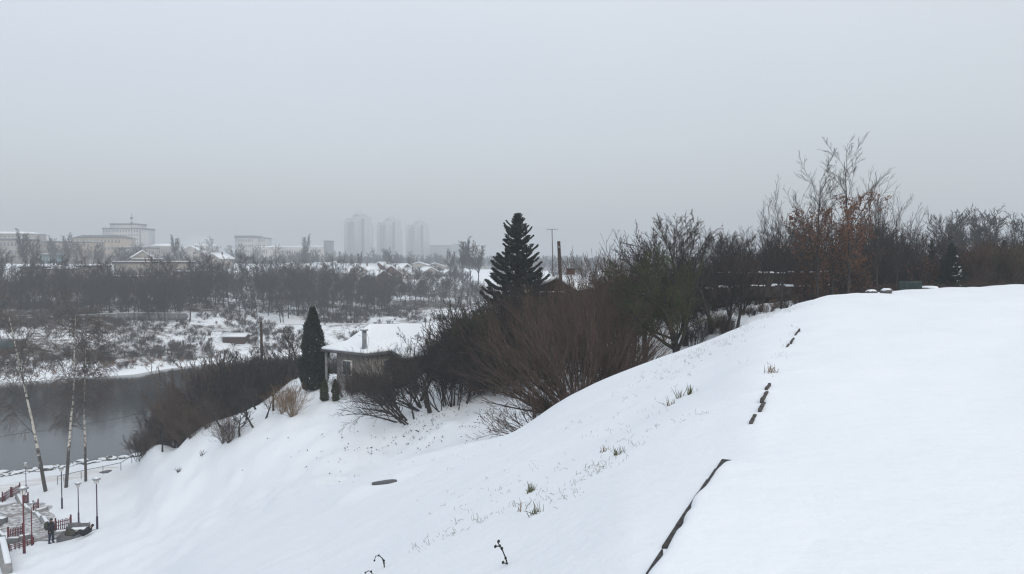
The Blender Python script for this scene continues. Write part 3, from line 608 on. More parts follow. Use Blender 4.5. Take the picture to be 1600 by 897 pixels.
# distant rounded crowns on the right
rd = [bare_tree(60 + i, 8.5, .24, 26, 11, 9, 36, 'bark_far', join=True, rmin=.018, t0=.15, lr1=.62, trop=.45, bw=.03, tw=.05) for i in range(2)]
for u, Y, s, r, lb in ((1478, 95, .98, 0, 'round bare crown above the dark hedge, left of the pair on the right'), (1535, 98, 1.0, 1, 'round bare crown above the red brown hedge near the right edge'), (1506, 106, .92, 2, 'pale bare crown between the two round crowns'), (1560, 104, .9, 3.3, 'bare crown just right of the round crowns'), (1600, 88, .82, 4, 'bare tree cut by the right edge of the picture'), (1428, 98, .85, 5.1, 'small round bare crown over the green gate'), (1388, 110, .9, .6, 'dim bare crown behind the leafless upswept tree'), (1665, 90, 1.0, 2.1, 'bare tree beyond the right edge'), (1340, 115, .8, 3.3, 'dim bare crown behind the brown leaved trees'), (1255, 115, .75, 1.3, 'dim bare crown behind the fan shaped tree')):
    place_one(rd[int(r * 10) % 2], 'round_tree', lb, 'tree', None, at(u, Y, -.5), r, s)

# ---- hedge and brush masses along the fences (many alike bushes)
br_d = [shrub(400 + i, 2.7, 1, 17 + 3 * i, 8, 6, 34, 'twig', rmin=.009, n4=1, base=.7) for i in range(3)]
M['twig_brown'] = mat('brown_twigs', (.080, .054, .040), .95, .35, 1.2)
M['twig_olive'] = mat('olive_twigs', (.045, .046, .026), .95, .35, 1.2)
M['twig_black'] = mat('black_brown_twigs', (.026, .021, .020), .95, .3, 1.2)
def recolor(k, mname, nm='shrub'):
    me = k.parts[0][1].copy(); me.materials.clear(); me.materials.append(M[mname]); return Kind([(k.parts[0][0], me)])
br_r = [recolor(k, 'twig_red') for k in br_d[:2]]; br_b = [recolor(k, 'twig_brown') for k in br_d]; br_o = [recolor(k, 'twig_olive') for k in br_d[:2]]; br_k = [recolor(k, 'twig_black') for k in br_d]
def mass(label, group, n, u0, u1, Y0, Y1, vtop, kinds, name='bush', cat='bush', hs=2.7, jit=.15, edge=None):
    n = int(n * .62 + .5)
    for k in range(n):
        u = u0 + (u1 - u0) * (k + rnd.uniform(0, 1)) / n; Y = rnd.uniform(Y0, Y1); g0 = at(u, Y, -.15)
        vt = vtop(u) if callable(vtop) else vtop
        lab2 = label + ', ' + ('left', 'middle', 'right')[min(2, int(3 * (u - u0) / (u1 - u0)))] + (' part, front row' if Y < (Y0 + Y1) / 2 else ' part, back row')
        if len(lab2.split()) > 16: print('LONG', lab2)
        h = (P(u, vt, Y).z - g0.z); s = max(.22, h / (hs * 1.42) * rnd.uniform(1 - jit, 1 + jit * .5))
        place_one(rnd.choice(kinds), name, lab2, cat, group, g0, rnd.uniform(0, 6.28), (s * rnd.uniform(.9, 1.2) if s < 1 else s, s, s))
I = lambda xs, ys: (lambda u: float(np.interp(u, xs, ys)))
mass('dark bush of the thick brush between the spruce and the willow', 'dark brush in front of the spruce', 26, 700, 850, 48, 58, I([690, 740, 770, 800, 850], [520, 482, 446, 430, 428]), br_k + br_o[:1])
mass('black twiggy bush on the right slope above the snowy house', 'black bushes above the snowy house', 20, 688, 765, 55, 62, I([680, 710, 760], [530, 498, 455]), br_k)
mass('brown bush behind the willow, below the gabled roof', 'brown bushes below the gabled roof', 22, 800, 1000, 50, 56, I([800, 860, 930, 1000], [440, 456, 466, 440]), br_b + br_r)
mass('grey bare bush below the horizon right of the antenna', 'bare bushes right of the antenna', 34, 845, 1000, 66, 74, I([845, 900, 960, 1000], [424, 428, 424, 412]), br_d)
mass('dark bush behind the mossy tree', 'dark bushes behind the mossy tree', 30, 990, 1130, 50, 58, I([990, 1050, 1130], [418, 405, 400]), br_k + br_o[:1])
mass('dark brown bush along the snow topped fence', 'dark bushes along the snow topped fence', 60, 1110, 1400, 54, 66, I([1110, 1200, 1260, 1330, 1400], [386, 384, 376, 368, 378]), br_k + br_b[:1])
mass('grey twiggy bush standing behind the fence line', 'grey bushes behind the fence line', 34, 1110, 1420, 72, 86, I([1110, 1260, 1420], [380, 362, 352]), br_d)
mass('low brown bush in front of the snow topped fence', 'low bushes in front of the fence', 26, 1180, 1440, 51, 54, I([1180, 1440], [448, 432]), br_b)
mass('dark hedge bush on the right, behind the snowfield edge', 'dark hedge behind the snowfield', 40, 1400, 1660, 56, 66, I([1400, 1450, 1500, 1600], [402, 395, 378, 372]), br_k)
mass('red brown hedge bush at the right end of the snowfield', 'red brown hedge at right', 20, 1490, 1585, 52, 55, I([1490, 1530, 1590], [388, 362, 380]), br_r[:1] + br_b)
mass('dark green grey bush at the far right edge of the hedge', 'dark green bushes at the right edge', 10, 1575, 1660, 52, 60, 352, br_o + br_k[:1])
mass('low dark bush under the trees just beyond the snow crest', 'low dark bushes just beyond the crest', 24, 1085, 1270, 42, 47, I([1085, 1170, 1270], [488, 474, 456]), br_k + br_b)
mass('low scrubby bush at the foot of the right hedge', 'low scrub at the foot of the right hedge', 30, 1400, 1660, 47.5, 50, I([1400, 1660], [438, 436]), br_o + br_b, hs=2.7)
rust = shrub(420, 2.3, 1, 14, 7, 4, 34, 'twig', rmin=.010, extra=dict(size=.11, n=900, mat='leaf_brown'))
for u, Y, s, lb in ((1262, 50, .95, 'rusty leaved bush under the left leafy tree'), (1290, 49.5, 1.05, 'rusty leaved bush between the two leafy trees'), (1345, 50, 1.0, 'rusty leaved bush right of the tallest tree'), (1318, 52, 1.2, 'rusty leaved bush behind the tallest tree'), (1452, 52, .9, 'rusty leaved bush above the green gate'), (1240, 52, .8, 'small rusty bush right of the fan shaped tree'), (1536, 54, 1.25, 'big rusty bush inside the right hedge')):
    place(rust, 'rusty_bush', lb, 'bush', 'rusty leaved bushes', at(u, Y, -.1), rnd.uniform(0, 6), s)
cf = sp; SPH = p.z - g0_sp.z
for u, Y, s, lb in ((1455, 55, 1.0, 'small dark spruce in the hedge left of the snow dusted one'), (1568, 58, 1.0, 'narrow dark spruce in the right hedge')):
    place(cf, 'small_spruce', lb, 'tree', None, at(u, Y), rnd.uniform(0, 6), (s * 2.0 / SPH, s * 2.0 / SPH, s * 3.6 / SPH))
t = place(cf, 'small_spruce', 'small spruce with patches of snow on its boughs right of the green gate', 'tree', None, at(1486, 51, -.1), 1.0, 3.3 / SPH)
sm = MB(); rng = np.random.default_rng(4)
for k in range(26):
    a = rng.uniform(-2.8, -.2); z = rng.uniform(.4, 2.7); r = .9 * (1 - z / 3.4) ** .7 * rng.uniform(.6, 1)
    sm.blob((math.cos(a) * r, math.sin(a) * r, z), (rng.uniform(.08, .2), rng.uniform(.08, .16), .05), k, 8, 5, .4)
o = sm.build('snow_patches', M['snowcap'], t, True); o.scale = (SPH / 3.6,) * 3

# ---- trees on the near gully wall and around the house
lean = bare_tree(71, 4.9, .17, 12, 8, 6, 46, 'twig', 'bark', t0=.25, rmin=.007, lr1=.60, n4=2, wob=.13, trop=.25)
lean2 = bare_tree(72, 4.6, .13, 12, 8, 6, 42, 'twig', 'bark', t0=.3, rmin=.007, lr1=.55, n4=1, wob=.12, trop=.3)
arch = shrub(73, 4.3, 1, 11, 7, 5, 34, 'twig', one=False, mb='bark', rmin=.007, n4=2, base=.7, trop=-.35, r0=.06, tiltdir=(-.95, -.1, .25), wob=.07, seg=9)
g0 = hit(632, 660); place(arch, 'arching_tree', 'leafless tree whose arched dark stems lean left over the gully snow', 'tree', None, g0, 0.0, 1.05)
place(arch, 'arching_tree', 'third leafless leaning clump between the arched tree and the gnarled trunk', 'tree', None, hit(655, 640), -.3, .9)
g0 = hit(604, 655); place(arch, 'arching_tree', 'second leafless leaning clump, its twigs hanging left beside the junipers', 'tree', None, at(600, 53, 0), .25, .80)
g0 = hit(672, 645); place(lean, 'gnarled_tree', 'gnarled dark tree with a thick trunk in front of the brick chimney', 'tree', None, g0, 1.2, .95, (0, -.28))
place(lean2, 'gnarled_tree', 'dark slanting trunk left of the gnarled tree below the house', 'tree', None, at(656, 51.5, 0), 3.2, .9, (0, -.22))
place(lean2, 'gnarled_tree', 'thin bare tree in front of the snowy roof right of the metal chimney pipe', 'tree', None, at(630, 54, 0), .4, .55)
for k, (u, v, s, tl, lb) in enumerate(((718, 600, .72, -.3, 'thin slanting trunk at the top of the gully'), (735, 590, .8, -.25, 'thin dark tree behind the slanting trunk at the gully top'), (752, 585, .8, .05, 'thin upright tree left of the willow'), (702, 610, .6, -.35, 'small leaning sapling on the gully wall'), (775, 580, .78, .1, 'thin tree half hidden by the left willow stems'))):
    place(lean2, 'slim_tree', lb, 'tree', None, hit(u, v), 1.3 * k, s, (0, tl))
mass('dark leafless bush hugging the right side of the snowy house', 'dark bushes right of the snowy house', 8, 668, 720, 56, 59, I([650, 690, 720], [575, 556, 530]), br_k)
mass('brown bush in front of the wall of the snowy house', 'brown bushes before the house wall', 12, 535, 600, 55.5, 58.5, I([535, 600], [576, 570]), br_b, jit=.2)
mass('dark bush between the leaning trees and the house wall', 'dark bushes below the house', 5, 585, 660, 53, 56, I([575, 650], [592, 585]), br_k)
strb_ = recolor(shrub(76, 2.7, 1, 60, 3, 2, 30, 'straw', rmin=.006, base=.3, trop=-.1, droop=.9, r0=.010, wob=.04), 'twig_brown')
# terrace edge and river bank on the left
mass('dense brown bush on the lip above the river', 'brown bushes on the lip above the river', 12, 288, 350, 68, 76, I([285, 310, 350], [606, 574, 556]), br_b + [strb_], jit=.5)
mass('dark bush of the thicket left of the columnar conifer', 'dark thicket left of the columnar conifer', 26, 345, 430, 67, 77, I([345, 400, 440], [548, 538, 546]), br_k + br_b[:1])
mass('dark bush of the thicket touching the columnar conifer', 'dark bushes touching the columnar conifer', 14, 425, 485, 74, 82, I([425, 480], [545, 550]), br_k)
mass('dark rounded bush at the waterside end of the slope', 'dark bushes at the waterside end of the slope', 12, 212, 290, 73, 80, I([205, 225, 250, 290], [678, 655, 628, 604]), br_k + br_b + [strb_], jit=.3)
mass('dark thicket bush in front of the river bend', 'dark thicket before the river bend', 16, 420, 520, 74, 84, I([420, 520], [545, 545]), br_k)
strm = shrub(74, 2.2, 1, 70, 3, 2, 26, 'straw', rmin=.006, base=.25, trop=-.1, droop=.9, r0=.010, wob=.04)
strb = recolor(strm, 'twig_brown')
for u, v, s, kk, lb in ((458, 650, 1.0, strm, 'tall fountain of straw coloured grass at the terrace edge'), (443, 645, .85, strm, 'smaller straw grass clump left of the tall one'), (300, 683, 1.15, strb, 'drooping brown shrub hanging over the slope near the river'), (325, 668, 1.1, strb, 'second drooping brown shrub above the first on the slope'), (360, 690, .95, strb, 'drooping brown clump alone on the snow slope'), (350, 692, .7, strb, 'low brown tuft beside the drooping clump'), (498, 600, .6, strm, 'pale grass clump in the garden beside the conifer')):
    place_one(kk, 'drooping_shrub', lb, 'shrub', None, hit(u, v), rnd.uniform(0, 6), s)
sn = bare_tree(75, 3.2, .10, 12, 8, 6, 48, 'twig', 'bark', t0=.3, rmin=.007, lr1=.5, wob=.12)
for k, (u, v, s, tl, lb) in enumerate(((428, 642, 1.0, 0, 'small garden tree on a straight stem with snow on its twigs'), (400, 640, .95, -.35, 'crooked dark tree leaning left at the terrace edge'), (385, 655, 1.0, -.45, 'gnarled tree with a thick slanting trunk above the drooping clump'), (372, 600, 1.3, 0, 'bare tree rising from the thicket in front of the water'), (350, 600, 1.15, .1, 'bare tree left of the one in the thicket'), (398, 575, 1.4, .1, 'thin leaning tree left of the utility pole'), (425, 575, 1.35, 0, 'small bare tree right of the utility pole'), (322, 600, 1.5, 0, 'bare tree at the river end of the thicket'), (336, 600, 1.35, -.1, 'slanted bare tree beside the one at the river end of the thicket'), (385, 580, 1.5, .05, 'bare tree in the middle of the thicket'), (445, 575, 1.4, 0, 'bare tree between the utility pole and the conifer'), (462, 575, 1.3, -.1, 'bare tree just left of the columnar conifer'), (250, 600, .9, .1, 'small bare tree among the waterside bushes'))):
    place(sn, 'garden_tree', lb, 'tree', None, hit(u, v) if v > 620 else at(u, 68, -.1), k * 1.1, s, (0, tl))
for k, (u, v, s, tl, lb) in enumerate(((396, 668, .55, -.5, 'crooked low tree on the slope just under the terrace edge, left of the straw grass'), (374, 682, .6, -.6, 'crooked low tree lowest on the slope above the drooping clump'), (415, 655, .5, -.3, 'small crooked tree at the lip beside the straw grass'), (345, 668, .6, -.5, 'crooked low tree on the slope above the drooping brown shrubs'))):
    place(sn, 'crooked_tree', lb, 'tree', None, hit(u, v), k * 2.1, (s * 1.5, s * 1.5, s * 1.5), (0, tl))
# scattered twigs and dead leaves on the gully snow
rng = np.random.default_rng(31); ps = []
for k in range(210):
    c = [(660, 672, 26, 24), (600, 690, 26, 16), (700, 640, 40, 25), (760, 655, 30, 12), (530, 740, 30, 22), (480, 700, 60, 25)][rng.choice(6, p=[.32, .18, .2, .12, .08, .1])]
    ps.append(hit(c[0] + rng.normal(0, c[2]), c[1] + rng.normal(0, c[3]), 34))
v, q = leaves(np.array(ps), .085, rng, 900, .9, 0, .09); q = np.asarray(q)
obj('fallen_litter', mesh_np('fallen_litter', v, q, None, False, (M['twig'],)), kind='stuff', label='dark leaves and twigs scattered on the gully snow')
# ------------------------------------------------------------------ buildings
def paint(name, c, **k): M[name] = mat(name, c, **k); return M[name]
paint('plaster_grey', (.30, .285, .265), var=.12, scale=.6); paint('plaster_beige', (.36, .30, .235), var=.12, scale=.3); paint('plaster_pale', (.55, .54, .52), var=.1, scale=.3)
paint('glass_dark', (.05, .06, .07), rough=.3, var=.1); paint('wood_brown', (.055, .032, .026), var=.3, scale=5, vecscale=(6, 6, .5)); paint('roof_dark', (.10, .10, .11), var=.2, scale=1); paint('slate_trim', (.16, .17, .18), var=.15)
paint('brick_red', (.10, .062, .050), var=.3, scale=14); paint('wood_dark', (.045, .034, .028), var=.3, scale=4); paint('concrete', (.26, .265, .265), var=.15, scale=3, bump=.2)
paint('concrete_dark', (.13, .135, .14), var=.2, scale=3); paint('teal', (.05, .12, .13), var=.2, scale=2); paint('metal_grey', (.22, .24, .26), rough=.55, metal=.3, var=.12)
paint('paint_red', (.10, .018, .026), rough=.55, var=.25, scale=10); paint('paint_violet', (.040, .028, .055), rough=.5, var=.2, scale=10)
paint('lamp_glass', (.62, .62, .60), rough=.35, var=.05); paint('granite', (.10, .105, .11), rough=.6, var=.25, scale=20); paint('stone_edge', (.075, .07, .068), rough=.85, var=.4, scale=18, bump=.5)
paint('rock', (.09, .085, .08), var=.35, scale=3, bump=.5); paint('paving', (.30, .29, .28), var=.3, scale=2, bump=.2); paint('tower_white', (.44, .45, .46), var=.05, scale=.1); paint('tower_grey', (.15, .165, .18), var=.05, scale=.1)
paint('green_gate', (.03, .055, .055), rough=.5); paint('wire', (.03, .03, .03))

def block(label, u0, u1, vt, Y, dp, wallm, floors, bays, base=4.0, hip=0.0, roofh=.8, snow=True, cat='building', name='housing_block', tilt=0.0, win=True, group=None, trim=None, wh=.5):
    """flat or hipped block whose front runs between two bearings at distance Y (tilt: how much farther the right end is)"""
    if 300 <= Y < 700: Y *= 1.5; dp *= 1.3
    a = P(u0, vt, Y); b = P(u1, vt, Y + tilt); zt = a.z; L = math.hypot(b.x - a.x, b.y - a.y); rz = math.atan2(b.y - a.y, b.x - a.x)
    zb = min(float(height(a.x, a.y)), float(height(b.x, b.y))) - .5; zb = min(zb, zt - 3); Hh = zt - zb - roofh
    t = thing(name, label, cat, ((a.x + b.x) / 2, (a.y + b.y) / 2, zb), rz, group)
    MB().box((0, dp / 2, 0), (L, dp, Hh)).build('wall', M[wallm], t)
    rf = MB(); rf.box((0, dp / 2, Hh), (L + .8, dp + .8, roofh), 0, 1 - hip); rf.build('roof', M['roof_dark'], t)
    if snow: MB().box((0, dp / 2, Hh + roofh + .002), ((L + .8) * (1 - hip), (dp + .8) * (1 - hip), .25)).build('roof_snow', M['snowcap'], t) if hip < .3 else MB().box((0, dp / 2 - .05, Hh + .12), (L + .9, dp + .9, roofh), 0, 1 - hip).build('roof_snow', M['snowcap'], t)
    if win:
        w = MB(); fh = Hh / floors; bw = L / bays
        for f in range(floors):
            for k in range(bays):
                w.box((-L / 2 + (k + .5) * bw, -.04, f * fh + fh * .3), (bw * wh, .12, fh * .48))
        w.build('windows', M['tower_grey'], t, kind='stuff')
        if trim:
            w = MB()
            for k in trim:
                for f in range(floors): w.box((-L / 2 + (k + .5) * bw, -.6, f * fh + fh * .05), (bw * .95, 1.2, fh * .35))
            w.build('balconies', M['plaster_pale'], t, kind='stuff')
    return t
block('long pale grey housing block cut by the left edge, snow strip on its roof', -40, 38, 372, 330, 14, 'plaster_grey', 3, 14, roofh=1.4, hip=.25)
block('grey roofed building behind the pale block at the left edge', -60, 46, 362, 385, 16, 'plaster_grey', 4, 18, roofh=1.6, hip=.3)
block('beige four storey block with white balconies and snow on its roof', 56, 141, 377, 345, 14, 'plaster_beige', 4, 15, roofh=1.0, trim=(4, 5), hip=.1)
block('large grey beige block with a dark hipped roof, behind and right of the beige one', 112, 189, 367, 400, 18, 'plaster_beige', 4, 14, roofh=2.4, hip=.35, snow=False)
block('low teal roofed pavilion below the beige block', 64, 88, 397, 300, 8, 'teal', 1, 5, roofh=.5)
block('large hazy stepped apartment tower behind the telecom mast', 160, 221, 356, 800, 30, 'tower_white', 9, 14, roofh=1.5, snow=False, wh=.4)
block('hazy upper storeys on top of the stepped apartment tower', 172, 213, 349, 805, 22, 'tower_white', 2, 10, roofh=1.5, snow=False, wh=.4)
block('long low block with a white snowy roof right of the mast', 232, 270, 381, 420, 14, 'plaster_grey', 2, 10, roofh=2.2, hip=.45)
block('pale block with a humped snowy roof under the drifting smoke', 298, 328, 381, 430, 14, 'plaster_pale', 3, 8, roofh=2.2, hip=.4)
block('low white roofed row behind the dark bare tree', 186, 236, 386, 400, 10, 'plaster_grey', 2, 12, roofh=1.2)
block('flat topped pale building with a dark band under its roof', 367, 396, 368, 620, 26, 'tower_white', 5, 9, roofh=2.8, snow=False)
block('lower wing joined to the right of the flat topped building', 396, 414, 371, 632, 20, 'tower_white', 5, 6, roofh=1.0, snow=False)
block('low white building in the mist right of the flat topped one', 394, 418, 385, 540, 14, 'plaster_pale', 2, 7, roofh=1.2, hip=.3)
block('low misty building with a rounded snowy roof near the pale trees', 418, 432, 384, 560, 14, 'plaster_pale', 2, 5, roofh=1.5, hip=.4)
block('misty long house left of the pointed pale tree', 436, 470, 385, 600, 14, 'plaster_pale', 2, 9, roofh=1.5, hip=.3)
block('misty house with a hipped roof right of the pointed pale tree', 484, 502, 384, 640, 12, 'plaster_pale', 2, 5, roofh=2, hip=.5)
block('faint narrow high rise in the mist left of the three towers', 506, 517, 376, 900, 14, 'tower_grey', 9, 3, roofh=1, snow=False)
block('faint long apartment slab right of the three towers', 672, 706, 383, 1500, 24, 'tower_grey', 9, 12, roofh=1, snow=False)
block('very faint farthest high rise right of the apartment slab', 708, 728, 381, 1700, 24, 'tower_grey', 9, 8, roofh=1, snow=False)
block('small pale gabled shed roofed with snow under the drifting smoke', 214, 232, 398, 330, 8, 'plaster_pale', 1, 3, roofh=1.2, hip=.4)
for k, (u0, u1, vt, Y) in enumerate(((178, 232, 409, 262), (208, 240, 405, 290), (248, 290, 409, 268), (32, 58, 417, 255), (70, 100, 420, 250), (120, 156, 415, 262), (160, 215, 432, 240), (38, 50, 431, 240), (272, 320, 424, 250), (336, 360, 401, 360), (420, 452, 412, 320), (455, 480, 410, 340))):
    block(('long flat garage roof white with snow above the belt, below the hazy tower', 'second flat white roof just behind the long garage', 'flat white shed roof above the right half of the fence belt', 'small white shed roof under the left edge block', 'small white shed roof under the teal pavilion', 'low snowy shed roof under the large grey beige block', 'long low shed half hidden by the belt trees', 'tiny white walled hut among the belt trees at left', 'low white roof at the belt top under the smoke', 'small pale shed left of the flat topped building, low in the mist', 'white roofed shed above the belt trees at centre left', 'white roofed shed right of its twin above the belt trees')[k], u0, u1, vt, Y, 7, 'plaster_grey', 1, 6, roofh=.4, name='snowy_shed', cat='shed')
def tower(label, uc, half, vpk, Y):
    s = half / 20.0
    g0 = at(uc, Y); top = P(uc, vpk, Y).z; a = P(uc - half, vpk, Y); W = 2.03 * half / FPX * Y; zb = g0.z - 3; Hh = top - zb
    t = thing('high_rise_tower', label, 'building', (g0.x, g0.y, zb), 0, 'three white high rise towers')
    b = MB(); b.box((-W * .05, 0, 0), (W * .86, W * .8, Hh * .82)); b.box((W * .12, -.6, 0), (W * .62, W * .8, Hh * .90)); b.box((W * .40, 2, 0), (W * .2, W * .6, Hh * .74)); b.box((-W * .38, 2, 0), (W * .24, W * .6, Hh * .84)); b.build('wall', M['tower_white'], t)
    r = MB(); r.prism([(-W * .12, Hh * .90 + .01), (W * .34, Hh * .90 + .01), (W * .34, Hh * .925), (W * .11, Hh), (-W * .12, Hh * .925)], -W * .4, W * .3); r.box((-W * .3, 0, Hh * .84 + .02), (W * .3, W * .5, Hh * .03)); r.build('roof', M['tower_white'], t)
    w = MB()
    for x0, w0, y in ((-.30, .08, -.40), (-.16, .12, -.40), (.25, .10, -.44)):
        w.box((W * x0, W * y - .9, 2), (W * w0, 1.0, Hh * (.78 if x0 < 0 else .84)))
    w.build('window_bays', M['tower_grey'], t, kind='stuff')
    bl = MB()
    for f in range(24):
        z = 3 + f * Hh * .79 / 24
        bl.box((-W * .16, W * -.40 - 1.6, z), (W * .13, 1.4, 1.1)); bl.box((-W * .30, W * -.40 - 1.6, z), (W * .07, 1.2, .9)); bl.box((W * .10, W * -.42 - .7, z + 1), (W * .10, .3, 1.3)); bl.box((W * .40, -W * .3, z + 1), (W * .1, 3, 1.3))
    bl.build('balconies', M['tower_white'], t, kind='stuff')
tower('left and tallest looking of three hazy white high rise towers', 561, 20, 331, 1350)
tower('middle one of three hazy white high rise towers', 609, 18, 338, 1430)
tower('right and faintest of three hazy white high rise towers', 653, 17.5, 343, 1530)
# masts of the far town
def mast(label, u, v0, v1, Y, r, dish=True):
    g = at(u, Y); Hh = P(u, v0, Y).z - g.z; t = thing('telecom_mast', label, 'mast', g); m = MB(); m.tube([(0, 0, -1), (0, 0, Hh)], [r, r * .5], 5); m.build('pole', M['metal_grey'], t)
    if dish: m = MB(); m.box((0, 0, Hh * .88), (.9, .9, 1.2)); m.box((0, 0, Hh * .80), (.7, .7, .8)); m.build('antenna_cluster', M['metal_grey'], t)
mast('tall thin telecom mast with antennas near its top among the left blocks', 207, 333, 400, 420, .2)
mast('short pale spire like mast right of the telecom mast', 220, 361, 400, 430, .6, False)
for k, (u, v, Y) in enumerate(((116, 396, 300), (281, 400, 300), (299, 403, 300), (123, 392, 320))): mast(('thin dark post beside the shed under the beige block', 'thin dark post right of the white garage roofs', 'second thin post right of the white garage roofs', 'thin post with a box below the grey roofed block')[k], u, v, 410, Y, .2, False)
# small gabled houses with snow on their roofs
def cottage(label, u, ve, Y, w, h, rh, dpt, rz, wallm='plaster_grey', group=None, dormer=False):
    g = at(u, Y); z = P(u, ve, Y).z; t = thing('village_house', label, 'house', (g.x, g.y, z - h), rz, group)
    m = MB(); m.box((0, 0, -3), (w, dpt, h + 3)); m.prism([(-w / 2, h), (w / 2, h), (0, h + rh)], -dpt / 2, dpt / 2); m.build('wall', M[wallm], t)
    for s in (-1, 1):
        r = MB(); e = .5; n = np.array([s * rh, w / 2]) / math.hypot(rh, w / 2)
        p0 = (0, h + rh + .05); p1 = (s * (w / 2 + e), h - e * rh / (w / 2) + .05); q = [(p0[0], p0[1]), (p1[0], p1[1]), (p1[0] + n[0] * .3, p1[1] + n[1] * .3), (p0[0], p0[1] + .35)]
        r.prism(q if s > 0 else q[::-1], -dpt / 2 - .4, dpt / 2 + .4); r.build('snowy_roof', M['snowcap'], t)
    wm = MB().box((0, 0, 0), (w * .16, .1, h * .4)).mesh('window', M['glass_dark'])
    for x in (-w * .25, w * .25): obj('window', wm, t, loc=(x, -dpt / 2 - .04, h * .35))
    MB().box((w * .2, 0, h + rh * .4), (.5, .5, rh * .85)).build('chimney', M['brick_red'], t)
VG = 'snowy roofed houses of the far village'
vill = [(556, 424, 330, 9, 2.6, 3, 12, .3, 'grey gabled village house with a white roof below the left tower'), (571, 423, 345, 8, 2.4, 2.8, 10, -.9, 'white roofed village house right of the grey gabled one'), (543, 426, 325, 8, 2.4, 2.6, 10, .9, 'village house with a broad snowy roof at the left end of the village'), (611, 428, 320, 9, 2.4, 3.2, 10, .15, 'brown gabled village house with a steep white roof below the middle tower'), (600, 420, 370, 9, 2.6, 3, 9, -.4, 'village house with a dormer behind the brown gabled one'), (625, 421, 380, 10, 2.4, 2.6, 9, 1.0, 'village house right of the brown gabled one, roof side on'), (590, 432, 300, 7, 2.2, 2.2, 9, .7, 'low snowy house in the trees left of the brown gabled one'), (523, 417, 400, 9, 2.4, 2.6, 10, .2, 'small snowy house left of the towers above the belt'), (505, 420, 380, 9, 2.4, 2.8, 10, 1.1, 'farther left snowy house above the belt trees'), (531, 422, 350, 8, 2.4, 2.6, 10, 1.2, 'snowy house partly behind a bushy tree, left of the village'), (655, 417, 420, 16, 2.4, 2.4, 9, 0, 'long snowy roof below the right tower'), (680, 418, 430, 14, 2.4, 2.4, 9, .1, 'long snowy roof right of the right tower'), (668, 426, 360, 9, 2.4, 2.4, 9, .5, 'snowy house below the long roofs, left of the rounded trees'), (455, 421, 360, 10, 2.4, 3, 9, .3, 'snowy house above the belt, left part of the village'), (480, 423, 350, 9, 2.4, 2.8, 9, -.3, 'snowy house above the belt, right of the left one'), (640, 428, 340, 8, 2.2, 2.4, 9, -.5, 'snowy cottage under the long roofs'), (700, 430, 370, 9, 2.2, 2.4, 9, .3, 'snowy cottage in front of the rounded trees'), (300, 392, 400, 9, 2.4, 2.4, 9, .2, 'snowy cottage under the smoke at left centre'), (343, 404, 370, 9, 2.4, 2.4, 9, -.4, 'snowy cottage below the flat topped building'), (222, 402, 310, 7, 2.2, 2.4, 8, .5, 'bright small snowy gable above the garages')]
for u, ve, Y, w, h, rh, dd, rz, lb in vill: cottage(lb, u, ve, Y, w, h, rh, dd, rz, 'brick_red' if 'brown' in lb else 'plaster_grey', VG)
cottage('small shed seen edge on with a thin snow roof by the far meadow', 368, 525, hit(368, 531, 60).y, 4, .55, .35, 5.0, 1.57, 'wood_brown')
# far bank concrete fence, panel by panel
t = thing('concrete_fence', 'long grey concrete panel fence with snow on top across the far bank', 'fence', (0, 0, 0))
us = np.linspace(-20, 292, 21); pl = []
for u in us:
    v = np.interp(u, [-20, 60, 190, 292], [498, 496, 489, 489.5]); pl.append(P(u, v, 186 + 6 * (u + 20) / 312))
for k in range(20):
    a, b = pl[k], pl[k + 1]; L = (b - a).length - .12; z = (a.z + b.z) / 2; hgt = 1.75
    m = MB(); m.box((0, 0, 0), (L, .14, hgt)); o = m.build('panel', M['concrete_dark'], t, loc=((a.x + b.x) / 2, (a.y + b.y) / 2, z - hgt), rotz=math.atan2(b.y - a.y, b.x - a.x))
    MB().box((a.x, a.y, a.z - 1.9), (.2, .24, 2.0)).build('post', M['concrete'], t)
    MB().box((0, 0, hgt + .003), (L, .2, .1)).build('snow_strip', M['snowcap'], o)
for k, u in enumerate((80, 108, 141, 160, 180, 197, 217, 240)):
    g = P(u, 518 - (u > 150), 172); g.z = float(height(g.x, g.y)); MB().tube([(0, 0, -.3), (0, 0, 1.7)], .07, 5).build('fence_post', M['wood_dark'], loc=g, label='thin dark wire fence post standing on the far bank below the concrete fence', cat='post', group='wire fence posts on the far bank')
g = at(12, 158); t = thing('riverside_hut', 'dark low hut with a teal wall at the left edge of the far bank', 'hut', g)
MB().box((0, 0, -1), (4.5, 4, 2.9)).build('wall', M['wood_dark'], t); MB().box((0, -2.02, .8), (4.0, .1, 1.4)).build('teal_panel', M['teal'], t); MB().box((0, 0, 1.902), (5, 4.4, .2)).build('roof', M['roof_dark'], t)
g = at(30, 156, .4); t = thing('fallen_log', 'long dark fallen log lying on the far bank beside the hut', 'log', g, .05); MB().tube([(0, 0, 1.2), (2.5, 0, .75), (6, 0, .2)], [.2, .22, .15], 6).build('log_body', M['wood_dark'], t)

# ---- the near house
A = P(503, 546, 60.0); ze = A.z; fx = np.array([.8, -.6]); sx_ = np.array([.6, .8]); t = thing('snowy_house', 'low single storey house with a thick snowy roof beside the dark conifer', 'house', (A.x, A.y, ze), math.atan2(-.6, .8))
